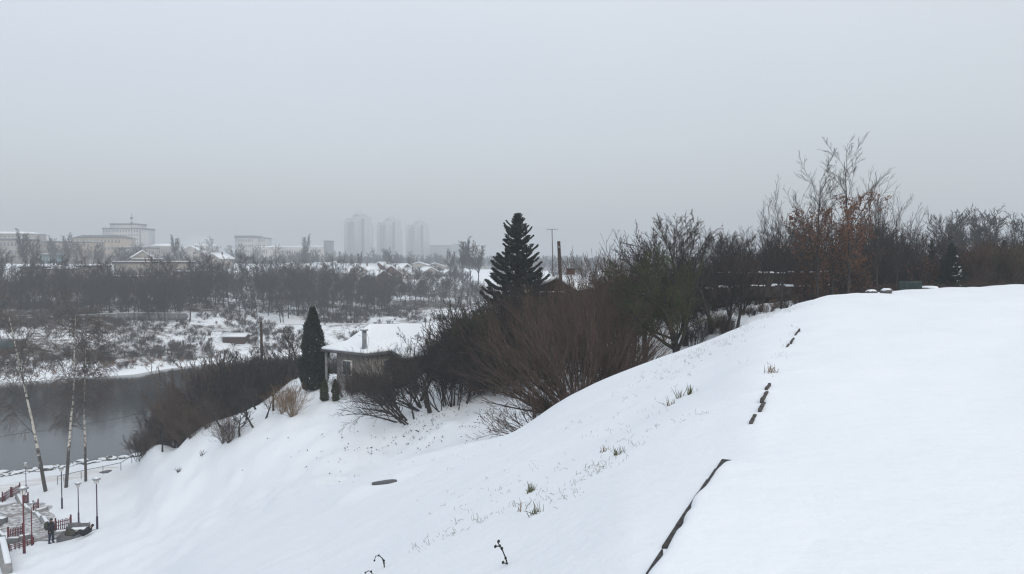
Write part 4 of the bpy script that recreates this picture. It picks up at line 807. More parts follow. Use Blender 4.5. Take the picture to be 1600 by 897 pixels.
# local frame: +x along the facade, +y towards the back right; z = 0 at the eaves
Wd, Ln = 5.0, 12.0
def roofring(z0, ov, ins, z): return [(-ov + ins, -ov + ins, z0 + z), (Wd + ov - ins, -ov + ins, z0 + z), (Wd + ov - ins, Ln + ov - ins, z0 + z), (-ov + ins, Ln + ov - ins, z0 + z)]
def hip(name, mt, dz, th, ov):
    m = MB(); v = roofring(dz, ov, 0, 0) + roofring(dz, ov, 1.35, .48) + [(Wd / 2, 2.6, dz + 1.75), (Wd / 2, Ln - 2.6, dz + 1.35)] + roofring(dz - th, ov, 0, 0)
    q = [(0, 1, 5, 4), (1, 2, 6, 5), (2, 3, 7, 6), (3, 0, 4, 7), (10, 11, 1, 0), (11, 12, 2, 1), (12, 13, 3, 2), (13, 10, 0, 3), (13, 12, 11, 10), (5, 6, 9, 8), (7, 4, 8, 9)]
    m.add(v, q, [(4, 5, 8), (6, 7, 9)]); return m.build(name, mt, t)
hip('roof', M['roof_dark'], 0, .16, .1); o = hip('roof_snow', M['snowcap'], .2, .19, .06)
md = o.modifiers.new('soft', 'BEVEL'); md.width = .12; md.segments = 3; md.limit_method = 'ANGLE'; md.angle_limit = R(12)
wl = MB(); wl.box((Wd / 2 + .25, Ln / 2 + .3, -3.4), (Wd - 1.5, Ln - .6, 3.24)); wl.build('wall', M['plaster_grey'], t)
for px_, py_ in ((.25, .2), (.25, 2.4)): MB().box((px_, py_, -3.0), (.16, .16, 2.84)).build('porch_post', M['concrete'], t)
MB().box((.95, 1.4, -3.0), (.1, 1.0, 2.3)).build('door', M['brick_red'], t)
w = MB().box((2.9, -.02, -1.75), (1.0, .08, 1.15)).build('window', M['plaster_pale'], t)
for x in (2.68, 3.12): MB().box((x, -.08, -1.68), (.36, .05, 1.0)).build('pane', M['glass_dark'], w)
w = MB().box((4.54, 2.5, -1.75), (.08, 1.0, 1.1)).build('window', M['plaster_pale'], t); MB().box((4.60, 2.5, -1.68), (.05, .8, .95)).build('pane', M['glass_dark'], w)
lt_ = MB(); lt_.add([(Wd + .08, 2.4, -.12), (Wd + 1.35, 2.4, -.5), (Wd + 1.35, Ln, -.5), (Wd + .08, Ln, -.12), (Wd + .08, 2.4, -.26), (Wd + 1.35, 2.4, -.64), (Wd + 1.35, Ln, -.64), (Wd + .08, Ln, -.26)], [(0, 1, 2, 3), (7, 6, 5, 4), (0, 4, 5, 1), (1, 5, 6, 2), (2, 6, 7, 3), (3, 7, 4, 0)]); lt_.build('lean_to_roof', M['roof_dark'], t)
lt_ = MB(); lt_.add([(Wd + .1, 2.45, .16), (Wd + 1.3, 2.45, -.3), (Wd + 1.3, Ln, -.3), (Wd + .1, Ln, .16), (Wd + .1, 2.45, -.11), (Wd + 1.3, 2.45, -.48), (Wd + 1.3, Ln, -.48), (Wd + .1, Ln, -.11)], [(0, 1, 2, 3), (7, 6, 5, 4), (0, 4, 5, 1), (1, 5, 6, 2), (2, 6, 7, 3), (3, 7, 4, 0)]); lt_.build('lean_to_snow', M['snowcap'], t)
MB().box((Wd + .55, 7.2, -3.4), (1.1, 9.2, 2.8)).build('lean_to_wall', M['wood_dark'], t)
pc = MB(); pc.tube([(4.35, .35, -.1), (4.35, .35, 1.62)], .17, 12); cp = pc.build('metal_chimney', M['metal_grey'], t)
MB().tube([(4.35, .35, 1.66), (4.35, .35, 1.74)], .3, 12).build('cap', M['metal_grey'], cp); MB().tube([(4.35, .35, 1.745), (4.35, .35, 1.80)], [.28, .2], 12).build('cap_snow', M['snowcap'], cp)
bc = MB(); bc.box((Wd - .6, Ln - 1.2, .2), (.75, .75, 1.35)); cp = bc.build('brick_chimney', M['brick_red'], t); MB().box((Wd - .6, Ln - 1.2, 1.552), (.85, .85, .14), 0, .7).build('cap_snow', M['snowcap'], cp)

# ---- gabled house behind the willow, antenna, poles
def W3(*a): return np.array(P(*a))
r0, r1 = W3(869, 435.5, 60), W3(903, 436, 65); r1[2] = r0[2]; e0 = W3(899, 453, 58.2); e1 = e0 + (r1 - r0); l0 = r0 + (r0 - e0) * [1, 1, -1]; l1 = l0 + (r1 - r0); th = np.array([0, 0, .16]); dn = np.array([0, 0, 3.0])
t = thing('gabled_house', 'brown gabled house with a snowy roof hidden behind the willow shoots', 'house', tuple(r0 - [0, 0, 4]))
inv = r0 - [0, 0, 4]
def lm(vs, q, tt=()): return MB().add(np.array(vs) - inv, q, tt)
lm([r0, e0, l0, e0 - dn, l0 - dn, r1, e1, l1, e1 - dn, l1 - dn], [(1, 3, 4, 2), (1, 6, 8, 3), (2, 4, 9, 7), (6, 7, 9, 8)], [(0, 1, 2), (5, 7, 6)]).build('wall', M['wood_brown'], t)
for nm, p, q_ in (('snowy_roof', e0, e1), ('snowy_roof', l0, l1)):
    lm([r0 + th * .2, p + (p - r0) * .1 + th * .2, q_ + (q_ - r1) * .1 + th * .2, r1 + th * .2, r0 + th * 1.6, p + (p - r0) * .1 + th * 1.4, q_ + (q_ - r1) * .1 + th * 1.4, r1 + th * 1.6], [(3, 2, 1, 0), (4, 5, 6, 7), (0, 1, 5, 4), (1, 2, 6, 5), (2, 3, 7, 6), (3, 0, 4, 7)]).build(nm, M['snowcap'], t)
c = W3(892, 437, 64) - inv; cp = MB().box((c[0], c[1], c[2] - .6), (.62, .62, 1.45)).build('brick_chimney', M['brick_red'], t); MB().box((c[0], c[1], c[2] + .852), (.8, .8, .08)).build('cap', M['roof_dark'], cp)
g = at(866, 61); top = P(862.5, 357.5, 61); t = thing('tv_antenna', 'thin television antenna on a tall mast right of the spruce', 'antenna', g); d = top - g
MB().tube([(0, 0, -.2), tuple(d)], .032, 6).build('mast', M['wood_dark'], t)
an = MB(); an.tube([(d.x - .42, d.y, d.z - .05), (d.x + .45, d.y, d.z - .05)], .018, 5)
for x in (-.4, -.2, 0, .2, .42): an.tube([(d.x + x, d.y - .4, d.z - .05), (d.x + x, d.y + .4, d.z - .05)], .012, 4)
an.build('antenna_boom', M['metal_grey'], t)
g = at(880, 57); top = P(873, 377, 57); t = thing('utility_pole', 'leaning dark wooden pole right of the television antenna', 'pole', g); d = top - g
MB().tube([(0, 0, -.3), tuple(d)], [.15, .12], 10).build('pole', M['wood_dark'], t); MB().box((d.x, d.y - .16, d.z - .5), (.1, .12, .14)).build('insulator', M['concrete'], t)
g = at(408, 70); top = P(408, 503, 70); t = thing('utility_pole', 'plain dark pole rising from the thicket in front of the far meadow', 'pole', g); d = top - g
MB().tube([(0, 0, -.3), tuple(d)], [.14, .11], 10).build('pole', M['wood_dark'], t)
cb = np.array([W3(-260, 712, 78), W3(0, 682, 76), W3(165, 658, 74), W3(260, 636.5, 72.5), W3(330, 617, 71), W3(408, 591, 70)])
MB().tube(cb, .022, 5).build('power_cable', M['wire'], label='thin black cable sagging across the dark river water', cat='cable')
cb = [W3(408, 505, 70) * (1 - s) + W3(690, 500, 72) * s - np.array([0, 0, 1.2 * s * (1 - s)]) for s in np.linspace(0, 1, 12)]
MB().tube(cb, .012, 4).build('overhead_wire', M['wire'], label='faint overhead wire running right from the pole past the conifer', cat='cable')

# ---- fences of the upper right
def wall_run(label, pts, hgt, n, mt, cat='fence', snow=.12, name='panel_fence'):
    t = thing(name, label, cat, (0, 0, 0)); pts = [np.array(p) for p in pts]; L = [0]
    for a, b in zip(pts[:-1], pts[1:]): L.append(L[-1] + np.linalg.norm(b - a))
    S = np.linspace(0, L[-1], n + 1); Q = [np.array([np.interp(s, L, [p[c] for p in pts]) for c in range(3)]) for s in S]
    for a, b in zip(Q[:-1], Q[1:]):
        l = math.hypot(*(b - a)[:2]) - .05; zt = (a[2] + b[2]) / 2; jz = rnd.uniform(-.06, .06)
        o = MB().box((0, 0, 0), (l, .1, hgt)).build('panel', M[mt], t, loc=((a[0] + b[0]) / 2, (a[1] + b[1]) / 2, zt - hgt + jz), rotz=math.atan2(b[1] - a[1], b[0] - a[0]))
        m = MB(); x = -l / 2
        while x < l / 2 - .2:
            w_ = rnd.uniform(.3, .9); m.box((x + w_ / 2, 0, hgt + .003), (min(w_, l / 2 - x) * .96, .2, rnd.uniform(.4, 1.2) * snow), 0, .8); x += w_ * rnd.uniform(1, 1.25)
        m.build('snow_strip', M['snowcap'], o)
wall_run('dark panel fence with snow along its top behind the right trees', [W3(1118, 428, 55.5), W3(1240, 426, 54.5), W3(1345, 424, 53.6)], 1.9, 12, 'wood_dark')
wall_run('low dark wall with broken snow along its top below the panel fence', [W3(1100, 452, 51), W3(1180, 447, 50.6), W3(1290, 446, 50.2)], .7, 9, 'wood_dark', name='low_wall', cat='wall')
for nm, v0, Yf, u0, u1 in (('upper', 459, 50, 945, 1045), ('lower', 470.5, 49.6, 930, 1048), ('left', 456, 53, 843, 905)):
    t = thing('rail_fence', {'upper': 'dark fence rails with thin snow lines beside the mossy tree', 'lower': 'lower snow lined rail fence under the mossy tree', 'left': 'short snow dusted rail fence in front of the gabled house'}[nm], 'fence', (0, 0, 0))
    a, b = W3(u0, v0, Yf), W3(u1, v0 + 1, Yf); l = np.linalg.norm(b - a); c = (a + b) / 2
    o = MB().box((c[0], c[1], c[2] - .1), (l, .06, .1)).build('rail', M['wood_dark'], t); m = MB(); x = 0.0
    while x < l - .5:
        w_ = rnd.uniform(.15, .7); m.box((a[0] + x + w_ / 2, c[1], c[2] + .003), (w_, .07, rnd.uniform(.015, .04)), 0, .85); x += w_ * rnd.uniform(1.1, 2.4)
    m.build('snow_strip', M['snowcap'], o)
    for k in range(5): MB().box(tuple(a + (b - a) * k / 4 - [0, 0, 1.5]), (.1, .1, 1.55)).build('post', M['wood_dark'], t)
t = thing('green_gate', 'dark green barred gate at the far edge of the snowfield', 'gate', hit(1423, 455.5)); k0 = 45 / FPX
g = P(1423, 455.5, 45); t.location = (g.x, 45, float(height(g.x, 45)) - .05)
for s in np.linspace(-.62, .62, 14): MB().box((s, 0, 0), (.035, .035, .85)).build('bar', M['green_gate'], t)
for z in (.15, .72): MB().box((0, 0, z), (1.3, .05, .05)).build('rail', M['green_gate'], t)
MB().box((0, .06, .05), (1.3, .02, .75)).build('mesh_panel', M['green_gate'], t)
def boulder(label, g, r, group=None, cap=.4, cat='boulder', seed=0, sink=.15):
    t = thing('boulder', label, cat, g, rnd.uniform(0, 6), group)
    MB().blob((0, 0, r[2] * .6 - sink), r, seed, 12, 8, .35).build('rock', M['rock'], t, True)
    if cap: MB().blob((0, 0, r[2] * 1.15 - sink), (r[0] * .9, r[1] * .9, r[2] * cap), seed, 12, 7, .3).build('snow_cap', M['snowcap'], t, True)
def gb(u, v, Y): g = P(u, v, Y); return (g.x, g.y, float(height(g.x, g.y)))
boulder('snow capped boulder on the crest left of the green gate', gb(1385, 455, 38.5), (.40, .3, .16), cap=.5, seed=3, sink=.02)
boulder('low snow covered mound of stone left of the boulder on the crest', gb(1362, 456, 38.5), (.30, .25, .10), cap=.9, seed=4, sink=.02)
boulder('dark snow capped heap just right of the green gate', gb(1452, 452, 46), (.62, .45, .34), cap=.4, seed=5, sink=0)

# ------------------------------------------------------------------ riverside, bottom left
def lamp(label, u, vb, vt, red=False, Y=None):
    g = hit(u, vb) if Y is None else at(u, Y); Hh = (vb - vt) / FPX * g.y / 1.0 * (1.0)
    t = thing('street_lamp', label, 'street lamp', g, 0, 'lamp posts on the snowy slope'); s = Hh / 4.2; pm = M['paint_red' if red else 'paint_violet']
    MB().tube([(0, 0, -.2), (0, 0, 1.0 * s), (0, 0, 1.08 * s), (0, 0, Hh - .55 * s)], [.085 * s, .085 * s, .05 * s, .045 * s], 10).build('pole', pm, t)
    m = MB(); z = Hh - .55 * s; m.tube([(0, 0, z), (0, 0, z + .06 * s), (0, 0, z + .36 * s)], [.06 * s, .13 * s, .2 * s], 8); h_ = m.build('lantern', M['lamp_glass'], t)
    MB().tube([(0, 0, z + .362 * s), (0, 0, z + .42 * s), (0, 0, z + .47 * s)], [.34 * s, .30 * s, .08 * s], 8).build('lantern_cap', M['metal_grey'], h_)
    MB().tube([(0, 0, z + .44 * s), (0, 0, z + .55 * s)], [.24 * s, .05 * s], 8).build('cap_snow', M['snowcap'], h_)
    for k in range(4):
        a = k * math.pi / 2 + .4; MB().tube([(math.cos(a) * .13 * s, math.sin(a) * .13 * s, z + .05 * s), (math.cos(a) * .205 * s, math.sin(a) * .205 * s, z + .36 * s)], .012 * s, 4).build('rib', pm, h_)
lamp('nearest dark red lamp post at the lower left, in front of the steps', 38, 865, 757, True)
lamp('red lamp post just right of the nearest one, beside the paving', 50, 853, 783, True)
lamp('far thin lamp post at the left edge near the riverside track', 41, 770, 722)
lamp('violet lamp post standing alone below the middle birch', 97, 795, 727)
lamp('violet lamp post behind the granite bench', 123, 817, 752)
lamp('rightmost violet lamp post on the open snow', 152, 827, 744)

def strip(name, label, pxs, width, mt, kind, dz=.03, seg=40):
    c = np.array([np.array(hit(u, v, 20)) for u, v in pxs]); L = np.concatenate([[0], np.cumsum(np.linalg.norm(np.diff(c[:, :2], axis=0), axis=1))]); S = np.linspace(0, L[-1], seg)
    x = np.interp(S, L, c[:, 0]); y = np.interp(S, L, c[:, 1]); tx, ty = np.gradient(x), np.gradient(y); n = np.hypot(tx, ty); nx, ny = -ty / n, tx / n; V = []; K = 7
    w = np.interp(S / S[-1], np.linspace(0, 1, len(width)), width)
    for k in range(K):
        f = (k / (K - 1) - .5); X = x + nx * w * f; Y = y + ny * w * f; V.append(np.stack([X, Y, height(X, Y) + dz * (1 - (2 * abs(f)) ** 4 * 1.3)], 1))
    V = np.stack(V, 1).reshape(-1, 3); i, j = np.meshgrid(np.arange(seg - 1), np.arange(K - 1), indexing='ij')
    q = np.stack([i * K + j, i * K + j + 1, (i + 1) * K + j + 1, (i + 1) * K + j], -1).reshape(-1, 4)
    return obj(name, mesh_np(name, V, q, None, True, (M[mt],)), kind=kind, label=label)
M['trampled'] = mat('trampled_snow_on_paving', (.17, .165, .16), .9, .2, 3.2, .3, col2=(.66, .68, .71), detail=8)
M['track'] = mat('brown_snow_track', (.62, .61, .60), .9, .2, .9, .3, col2=(.80, .83, .87), vecscale=(.4, 2.2, 1), detail=8)
strip('riverside_path', 'packed brownish snow track along the near river bank', [(-120, 770), (0, 763), (60, 752), (120, 743), (185, 727)], [4.2, 4, 3.6, 2.6], 'track', 'structure', .05)
for nm, a, w_ in (('paved_steps', [(-60, 800), (8, 792), (30, 800), (44, 822), (62, 846)], [4.6, 4.8, 3.6, 3.2]),):
    strip(nm, 'trampled snowy paving and steps at the lower left', a, w_, 'trampled', 'structure', .07)
def lowwall(label, pxs, hgt, wid, mt='concrete', name='low_wall', cat='wall'):
    t = thing(name, label, cat, (0, 0, 0)); c = [np.array(hit(u, v, 20)) for u, v in pxs]
    for a, b in zip(c[:-1], c[1:]):
        l = math.hypot(*(b - a)[:2]); z = min(a[2], b[2]) - .3; tp = max(a[2], b[2]) + hgt
        o = MB().box((0, 0, 0), (l - .01, wid, tp - z)).build('wall_block', M[mt], t, loc=((a[0] + b[0]) / 2, (a[1] + b[1]) / 2, z), rotz=math.atan2(b[1] - a[1], b[0] - a[0]))
        MB().box((0, .05, tp - z + .003), (l * .94, wid * .7, .06), 0, .85).build('snow_strip', M['snowcap'], o)
lowwall('stepped grey side wall of the steps running down towards the standing person', [(27, 779), (36, 790), (45, 798), (55, 804), (66, 815), (78, 828)], .12, .35)
lowwall('short grey landing wall between the red railings and the paving', [(57, 803), (74, 797)], .25, .35)
lowwall('grey kerb wall below the red railing beside the bench', [(86, 836), (104, 832)], .12, .4)
lowwall('curved dark low wall at the left edge under the red railing', [(-6, 845), (12, 850), (30, 848), (48, 842)], .32, .3, 'concrete_dark')
lowwall('dark block of wall at the far end of the red railings', [(-8, 784), (8, 782)], .3, .5, 'concrete_dark')
lowwall('dark square planter block at the left picture edge', [(-4, 820), (7, 819)], .45, .7, 'granite', 'stone_planter', 'planter')
lowwall('grey concrete parapet filling the lower left corner', [(-30, 862), (2, 866), (12, 897)], .55, .5, 'concrete', 'parapet_wall', 'wall')
st = thing('stone_steps', 'broad snow dusted steps crossing the paving at the lower left', 'steps', (0, 0, 0))
for (u0, v0), (u1, v1) in (((-4, 796), (36, 788)), ((-4, 812), (47, 803)), ((40, 838), (78, 826)), ((44, 851), (84, 838))):
    a, b = np.array(hit(u0, v0, 20)), np.array(hit(u1, v1, 20)); l = math.hypot(*(b - a)[:2])
    MB().box((0, 0, 0), (l, .3, .3)).build('step', M['paving'], st, loc=((a[0] + b[0]) / 2, (a[1] + b[1]) / 2, min(a[2], b[2]) - .12), rotz=math.atan2(b[1] - a[1], b[0] - a[0]))
def railing(label, p0, p1, hgt, n):
    a, b = np.array(hit(*p0, 20)), np.array(hit(*p1, 20)); l = math.hypot(*(b - a)[:2]); sl = (b[2] - a[2]) / l; rz = math.atan2(b[1] - a[1], b[0] - a[0])
    t = thing('red_railing', label, 'railing', tuple(a), rz, 'red railings beside the steps')
    for z in (.22, .55, .8): MB().tube([(0, 0, z * hgt), (l, 0, z * hgt + sl * l)], .028, 5).build('rail', M['paint_red'], t)
    bar = MB().box((0, 0, 0), (.05, .05, hgt * .95)).mesh('bar', M['paint_red'])
    for k in range(n): obj('bar', bar, t, loc=(l * (k + .5) / n, 0, sl * l * (k + .5) / n - .02 + (.05 if k % 2 else 0)))
    for x in (0, l): MB().box((x, 0, sl * x - .2), (.09, .09, hgt * 1.15 + .2)).build('post', M['paint_red'], t)
railing('red railing panel at the far left end of the steps', (4, 785), (17, 777), .8, 7)
railing('red railing panel left of the lamp lantern', (19, 777), (31, 770), .8, 7)
railing('short red railing just right of the nearest lamp lantern', (38, 789), (44, 786), .8, 4)
railing('short red railing right of the second lamp lantern', (52, 803), (60, 800), .95, 4)
railing('red railing in front of the paving, left of the nearest lamp pole', (13, 849), (36, 842), 1.0, 9)
railing('red railing between the standing person and the granite bench', (87, 834), (111, 829), 1.0, 8)
railing('low red railing at the foot of the nearest lamp post', (14, 862), (52, 851), .45, 6)
rl = thing('pipe_railing', 'thin grey pipe railing between the riverside track and the slope', 'railing', (0, 0, 0))
pts = [np.array(hit(u, v, 20)) for u, v in ((90, 757), (100, 754), (127, 748), (161, 741), (189, 735), (206, 724))]
MB().tube([p + [0, 0, .75] for p in pts], .035, 6).build('rail', M['metal_grey'], rl)
for p in pts: MB().tube([p - [0, 0, .2], p + [0, 0, .75]], .035, 6).build('post', M['metal_grey'], rl)
# boulders along the near shore
k = 0
for u in np.linspace(-12, 210, 34):
    th_ = math.atan((u - 800) / FPX); r_ = float(np.interp(th_, th_g, SHORE_N)); Y = r_ * math.cos(th_) - rnd.uniform(.1, 1.6); g = at(u, Y); s = rnd.uniform(.3, .85)
    boulder('snow capped boulder in the row along the near waterline', tuple(g), (s, s * .7, s * .5), 'boulders along the near waterline', .45, seed=k); k += 1
def manhole(label, u, v, r, sy=1.0):
    g = hit(u, v, 8); e = .3; nx = -(height(g.x + e, g.y) - height(g.x - e, g.y)) / (2 * e); ny = -(height(g.x, g.y + e) - height(g.x, g.y - e)) / (2 * e)
    n = Vector((float(nx), float(ny), 1)).normalized(); a = np.arange(20) * 2 * math.pi / 20; rr = r * (1 + .12 * vnoise(a * 2, a * 0 + 3, 4))
    m = MB(); m.add(np.vstack([np.stack([np.cos(a) * rr, np.sin(a) * rr * sy, a * 0 + .05], 1), np.stack([np.cos(a) * rr, np.sin(a) * rr * sy, a * 0 - .2], 1), [[0, 0, .055]]]), [(i, 20 + i, 20 + (i + 1) % 20, (i + 1) % 20) for i in range(20)], [(40, i, (i + 1) % 20) for i in range(20)])
    o = m.build('manhole_cover', M['granite'], loc=g, label=label, cat='manhole'); o.rotation_euler = n.to_track_quat('Z', 'Y').to_euler()
manhole('dark round manhole cover showing through the smooth snow below the gully', 601, 755, .30)
manhole('dark manhole patch by the pipe railing near the river', 166, 738, .85, .6)

# granite bench with things on it, and two people
g = hit(122, 836, 20); t = thing('granite_bench', 'grey granite bench block on a stone base right of the standing person', 'bench', g, .18)
MB().box((.1, 0, -.3), (2.6, 1.2, .42)).build('base', M['concrete_dark'], t); MB().box((-.15, .35, .122), (1.6, .35, .62), .0, .85, (.12, 0)).build('backrest', M['concrete_dark'], t); MB().box((.1, -.1, .122), (1.2, .5, .35)).build('seat', M['concrete'], t)
MB().box((.1, -.1, .475), (1.1, .45, .06), 0, .85).build('seat_snow', M['snowcap'], t); MB().box((.35, .38, .745), (.6, .22, .03), 0, .85).build('backrest_snow', M['snowcap'], t)
g2 = hit(110, 841, 20); o = MB().blob((0, 0, .34), (.42, .26, .34), 5, 14, 9, .12).build('duffel_bag', paint('olive_cloth', (.045, .05, .038), var=.2, scale=8), smooth_=True, loc=g2 + Vector((0, 0, 0)), label='dark olive bag standing at the left end of the granite bench', cat='bag')
MB().tube([(-.2, -.1, .6), (0, -.12, .82), (.2, -.1, .6)], .02, 5).build('handle', M['wire'], o)
paint('cloth_black', (.012, .013, .018), rough=.9, var=.2, scale=8); paint('cloth_navy', (.012, .016, .04), rough=.9, var=.2, scale=8); paint('skin', (.42, .24, .17), rough=.6, var=.05); paint('hair_dark', (.015, .012, .010), rough=.8)
def body(name, J, E, rad, parent, mats, zone):
    me = bpy.data.meshes.new(name); me.from_pydata([J[k] for k in J], [(list(J).index(a), list(J).index(b)) for a, b in E], []); tmp = bpy.data.objects.new(name, me); C.objects.link(tmp)
    sk = tmp.modifiers.new('skin', 'SKIN'); sk.use_smooth_shade = True
    for k, v in zip(J, me.skin_vertices[0].data): v.radius = rad[k] if isinstance(rad[k], tuple) else (rad[k], rad[k]); v.use_root = (k == 'pelvis')
    tmp.modifiers.new('sub', 'SUBSURF').levels = 2; tmp.modifiers['sub'].render_levels = 2
    dg = bpy.context.evaluated_depsgraph_get(); ev = tmp.evaluated_get(dg); m2 = bpy.data.meshes.new_from_object(ev); m2.name = name
    bpy.data.objects.remove(tmp)
    m2.materials.clear()
    for m in mats: m2.materials.append(m)
    for p in m2.polygons: p.material_index = zone(p.center); p.use_smooth = True
    return obj(name, m2, parent)
J = dict(pelvis=(0, 0, .95), belly=(0, 0, 1.12), chest=(0, .01, 1.34), neck=(.01, 0, 1.5), head=(.03, 0, 1.62), crown=(.03, 0, 1.74), sl=(0, .19, 1.42), el=(.0, .25, 1.15), wl=(.1, .22, .92), hl=(.14, .2, .84), sr=(0, -.19, 1.42), er=(0, -.25, 1.15), wr=(.1, -.22, .92), hr=(.14, -.2, .84),
         hpl=(0, .1, .9), kl=(.05, .12, .5), al=(.02, .13, .1), tl=(.17, .13, .04), hpr=(0, -.1, .9), kr=(.0, -.12, .5), ar=(-.05, -.13, .1), tr=(.1, -.13, .04))
E = [('pelvis', 'belly'), ('belly', 'chest'), ('chest', 'neck'), ('neck', 'head'), ('head', 'crown'), ('chest', 'sl'), ('sl', 'el'), ('el', 'wl'), ('wl', 'hl'), ('chest', 'sr'), ('sr', 'er'), ('er', 'wr'), ('wr', 'hr'), ('pelvis', 'hpl'), ('hpl', 'kl'), ('kl', 'al'), ('al', 'tl'), ('pelvis', 'hpr'), ('hpr', 'kr'), ('kr', 'ar'), ('ar', 'tr')]
rad = dict(pelvis=(.17, .14), belly=(.17, .14), chest=(.2, .15), neck=.075, head=(.10, .11), crown=.07, sl=.09, el=.07, wl=.06, hl=.045, sr=.09, er=.07, wr=.06, hr=.045, hpl=.11, kl=.085, al=.06, tl=.05, hpr=.11, kr=.085, ar=.06, tr=.05)
def zone(c):
    if c.z > 1.54: return 3 if (c.x < .08 or c.z > 1.68) else 2
    if c.z < .89 and c.x > .09 and abs(c.y) > .15 and c.z > .78: return 2
    return 0 if c.z > .80 else 1
g = hit(80, 849, 20); pt = thing('person', 'standing person in a dark coat and dark trousers with an olive backpack, facing right', 'person', g, -.25); pt.scale = (.98,) * 3
body('body', J, E, rad, pt, (M['cloth_black'], M['cloth_navy'], M['skin'], M['hair_dark']), zone)
MB().tube([(0, 0, .72), (0, 0, .95), (0, 0, 1.2), (.0, 0, 1.45), (0, 0, 1.5)], [.21, .20, .22, .20, .1], 12).build('coat', M['cloth_black'], pt, True)
for s in (-.13, .13): MB().blob((.06 if s > 0 else 0, s, .05), (.15, .06, .06), 2, 10, 6, .05).build('shoe', M['hair_dark'], pt, True)
MB().blob((.035, 0, 1.71), (.115, .105, .09), 3, 12, 7, .08).build('hair', M['hair_dark'], pt, True)
bk = MB().blob((-.34, 0, 1.2), (.2, .2, .33), 8, 14, 9, .08).build('backpack', M['olive_cloth'], pt, True); MB().tube([(-.2, .12, 1.45), (.1, .14, 1.5), (.2, .14, 1.3), (.0, .14, 1.0)], .025, 5).build('strap', M['olive_cloth'], bk)
# second person reclining on the bench, in black
J2 = dict(pelvis=(0, 0, .12), belly=(.12, 0, .22), chest=(.34, 0, .42), neck=(.47, 0, .55), head=(.53, 0, .64), crown=(.57, 0, .74), sl=(.36, .18, .46), el=(.30, .26, .24), wl=(.12, .22, .16), hl=(.04, .18, .16), sr=(.36, -.18, .46), er=(.30, -.28, .24), wr=(.12, -.24, .16), hr=(.04, -.2, .16),
          hpl=(-.05, .1, .12), kl=(-.30, .13, .40), al=(-.48, .13, .06), tl=(-.62, .13, .08), hpr=(-.05, -.1, .12), kr=(-.34, -.12, .36), ar=(-.54, -.13, .06), tr=(-.68, -.13, .08))
def zone2(c):
    if c.z > .57 and c.x > .44: return 3 if c.x > .52 or c.z > .68 else 2
    return 0
g = hit(134, 838, 20); p2 = thing('person', 'person in black reclining against the right end of the granite bench', 'person', g + Vector((0, -.25, .12)), .15)
body('body', J2, E, rad, p2, (M['cloth_black'], M['cloth_black'], M['skin'], M['hair_dark']), zone2)
MB().tube([(-.1, 0, .14), (.12, 0, .24), (.34, 0, .42), (.46, 0, .54)], [.2, .2, .24, .12], 12).build('coat', M['cloth_black'], p2, True)
MB().blob((.58, 0, .70), (.10, .10, .10), 3, 12, 7, .08).build('hair', M['hair_dark'], p2, True)

# birches by the river
mb_ = bpy.data.materials.new('birch_bark'); mb_.use_nodes = True; nt = mb_.node_tree; b = nt.nodes['Principled BSDF']; b.inputs['Roughness'].default_value = .8
tc = nt.nodes.new('ShaderNodeTexCoord'); mp = nt.nodes.new('ShaderNodeMapping'); mp.inputs['Scale'].default_value = (2.0, 2.0, 3.4); nt.links.new(tc.outputs['Object'], mp.inputs[0])
nz = nt.nodes.new('ShaderNodeTexNoise'); nz.inputs['Scale'].default_value = 1.3; nz.inputs['Detail'].default_value = 5; nt.links.new(mp.outputs[0], nz.inputs['Vector'])
sz = nt.nodes.new('ShaderNodeSeparateXYZ'); nt.links.new(tc.outputs['Object'], sz.inputs[0])
mr = nt.nodes.new('ShaderNodeMapRange'); nt.links.new(sz.outputs['Z'], mr.inputs['Value'])
for k, v in (('From Min', 1.2), ('From Max', 4.6), ('To Min', .34), ('To Max', -.04)): mr.inputs[k].default_value = v
ad = nt.nodes.new('ShaderNodeMath'); ad.operation = 'SUBTRACT'; nt.links.new(nz.outputs[0], ad.inputs[0]); nt.links.new(mr.outputs[0], ad.inputs[1])
cr = nt.nodes.new('ShaderNodeValToRGB'); cr.color_ramp.elements[0].position = .44; cr.color_ramp.elements[1].position = .52; cr.color_ramp.elements[0].color = (.05, .045, .042, 1); cr.color_ramp.elements[1].color = (.52, .50, .45, 1)
nt.links.new(ad.outputs[0], cr.inputs[0]); nt.links.new(cr.outputs[0], b.inputs['Base Color']); M['birch'] = mb_
def birch(seed, Ht, r, lean, nb=16):
    st = ([(0, 0, -.25)], [(lean, 0, 1.0)], [Ht], [r])
    lv = [dict(seg=12, wob=.022, tip=.14, k=8, trop=.12), dict(n=nb + 10, t0=.32, ang=44, asd=9, lr=.27, fall=.35, rr=.26, seg=7, wob=.06, trop=.45, tip=.3, k=4, up=0),
          dict(n=8, t0=.2, ang=36, asd=12, lr=.45, fall=.3, rr=.5, seg=5, wob=.07, droop=.5, trop=-.1, k=3), dict(n=6, t0=.2, ang=30, asd=12, lr=.9, fall=.3, rr=.5, seg=5, wob=.05, trop=-1.6, k=3, tip=.5)]
    g = grow(seed, st, lv)
    return Kind([('trunk', part_mesh('trunk', g[:1], M['birch'], .02, seed)), ('limbs', part_mesh('limbs', g[1:2], M['bark_far'], .014, seed)), ('crown', part_mesh('crown', g[2:], M['twig_birch'], .015, seed))])
for k, (u, v, vt, r, ln, lb) in enumerate(((72, 768, 488, .17, -.17, 'leftmost birch by the river, its dark foot leaning left'), (103, 762, 495, .16, .05, 'middle birch with a white spotted trunk'), (134, 752, 515, .13, -.02, 'rightmost birch by the river with a mostly dark trunk'))):
    g = hit(u, v, 20); place(birch(200 + k, (v - vt) / FPX * g.y * 1.02, r, ln), 'birch_tree', lb, 'tree', 'birches on the near river bank', g)
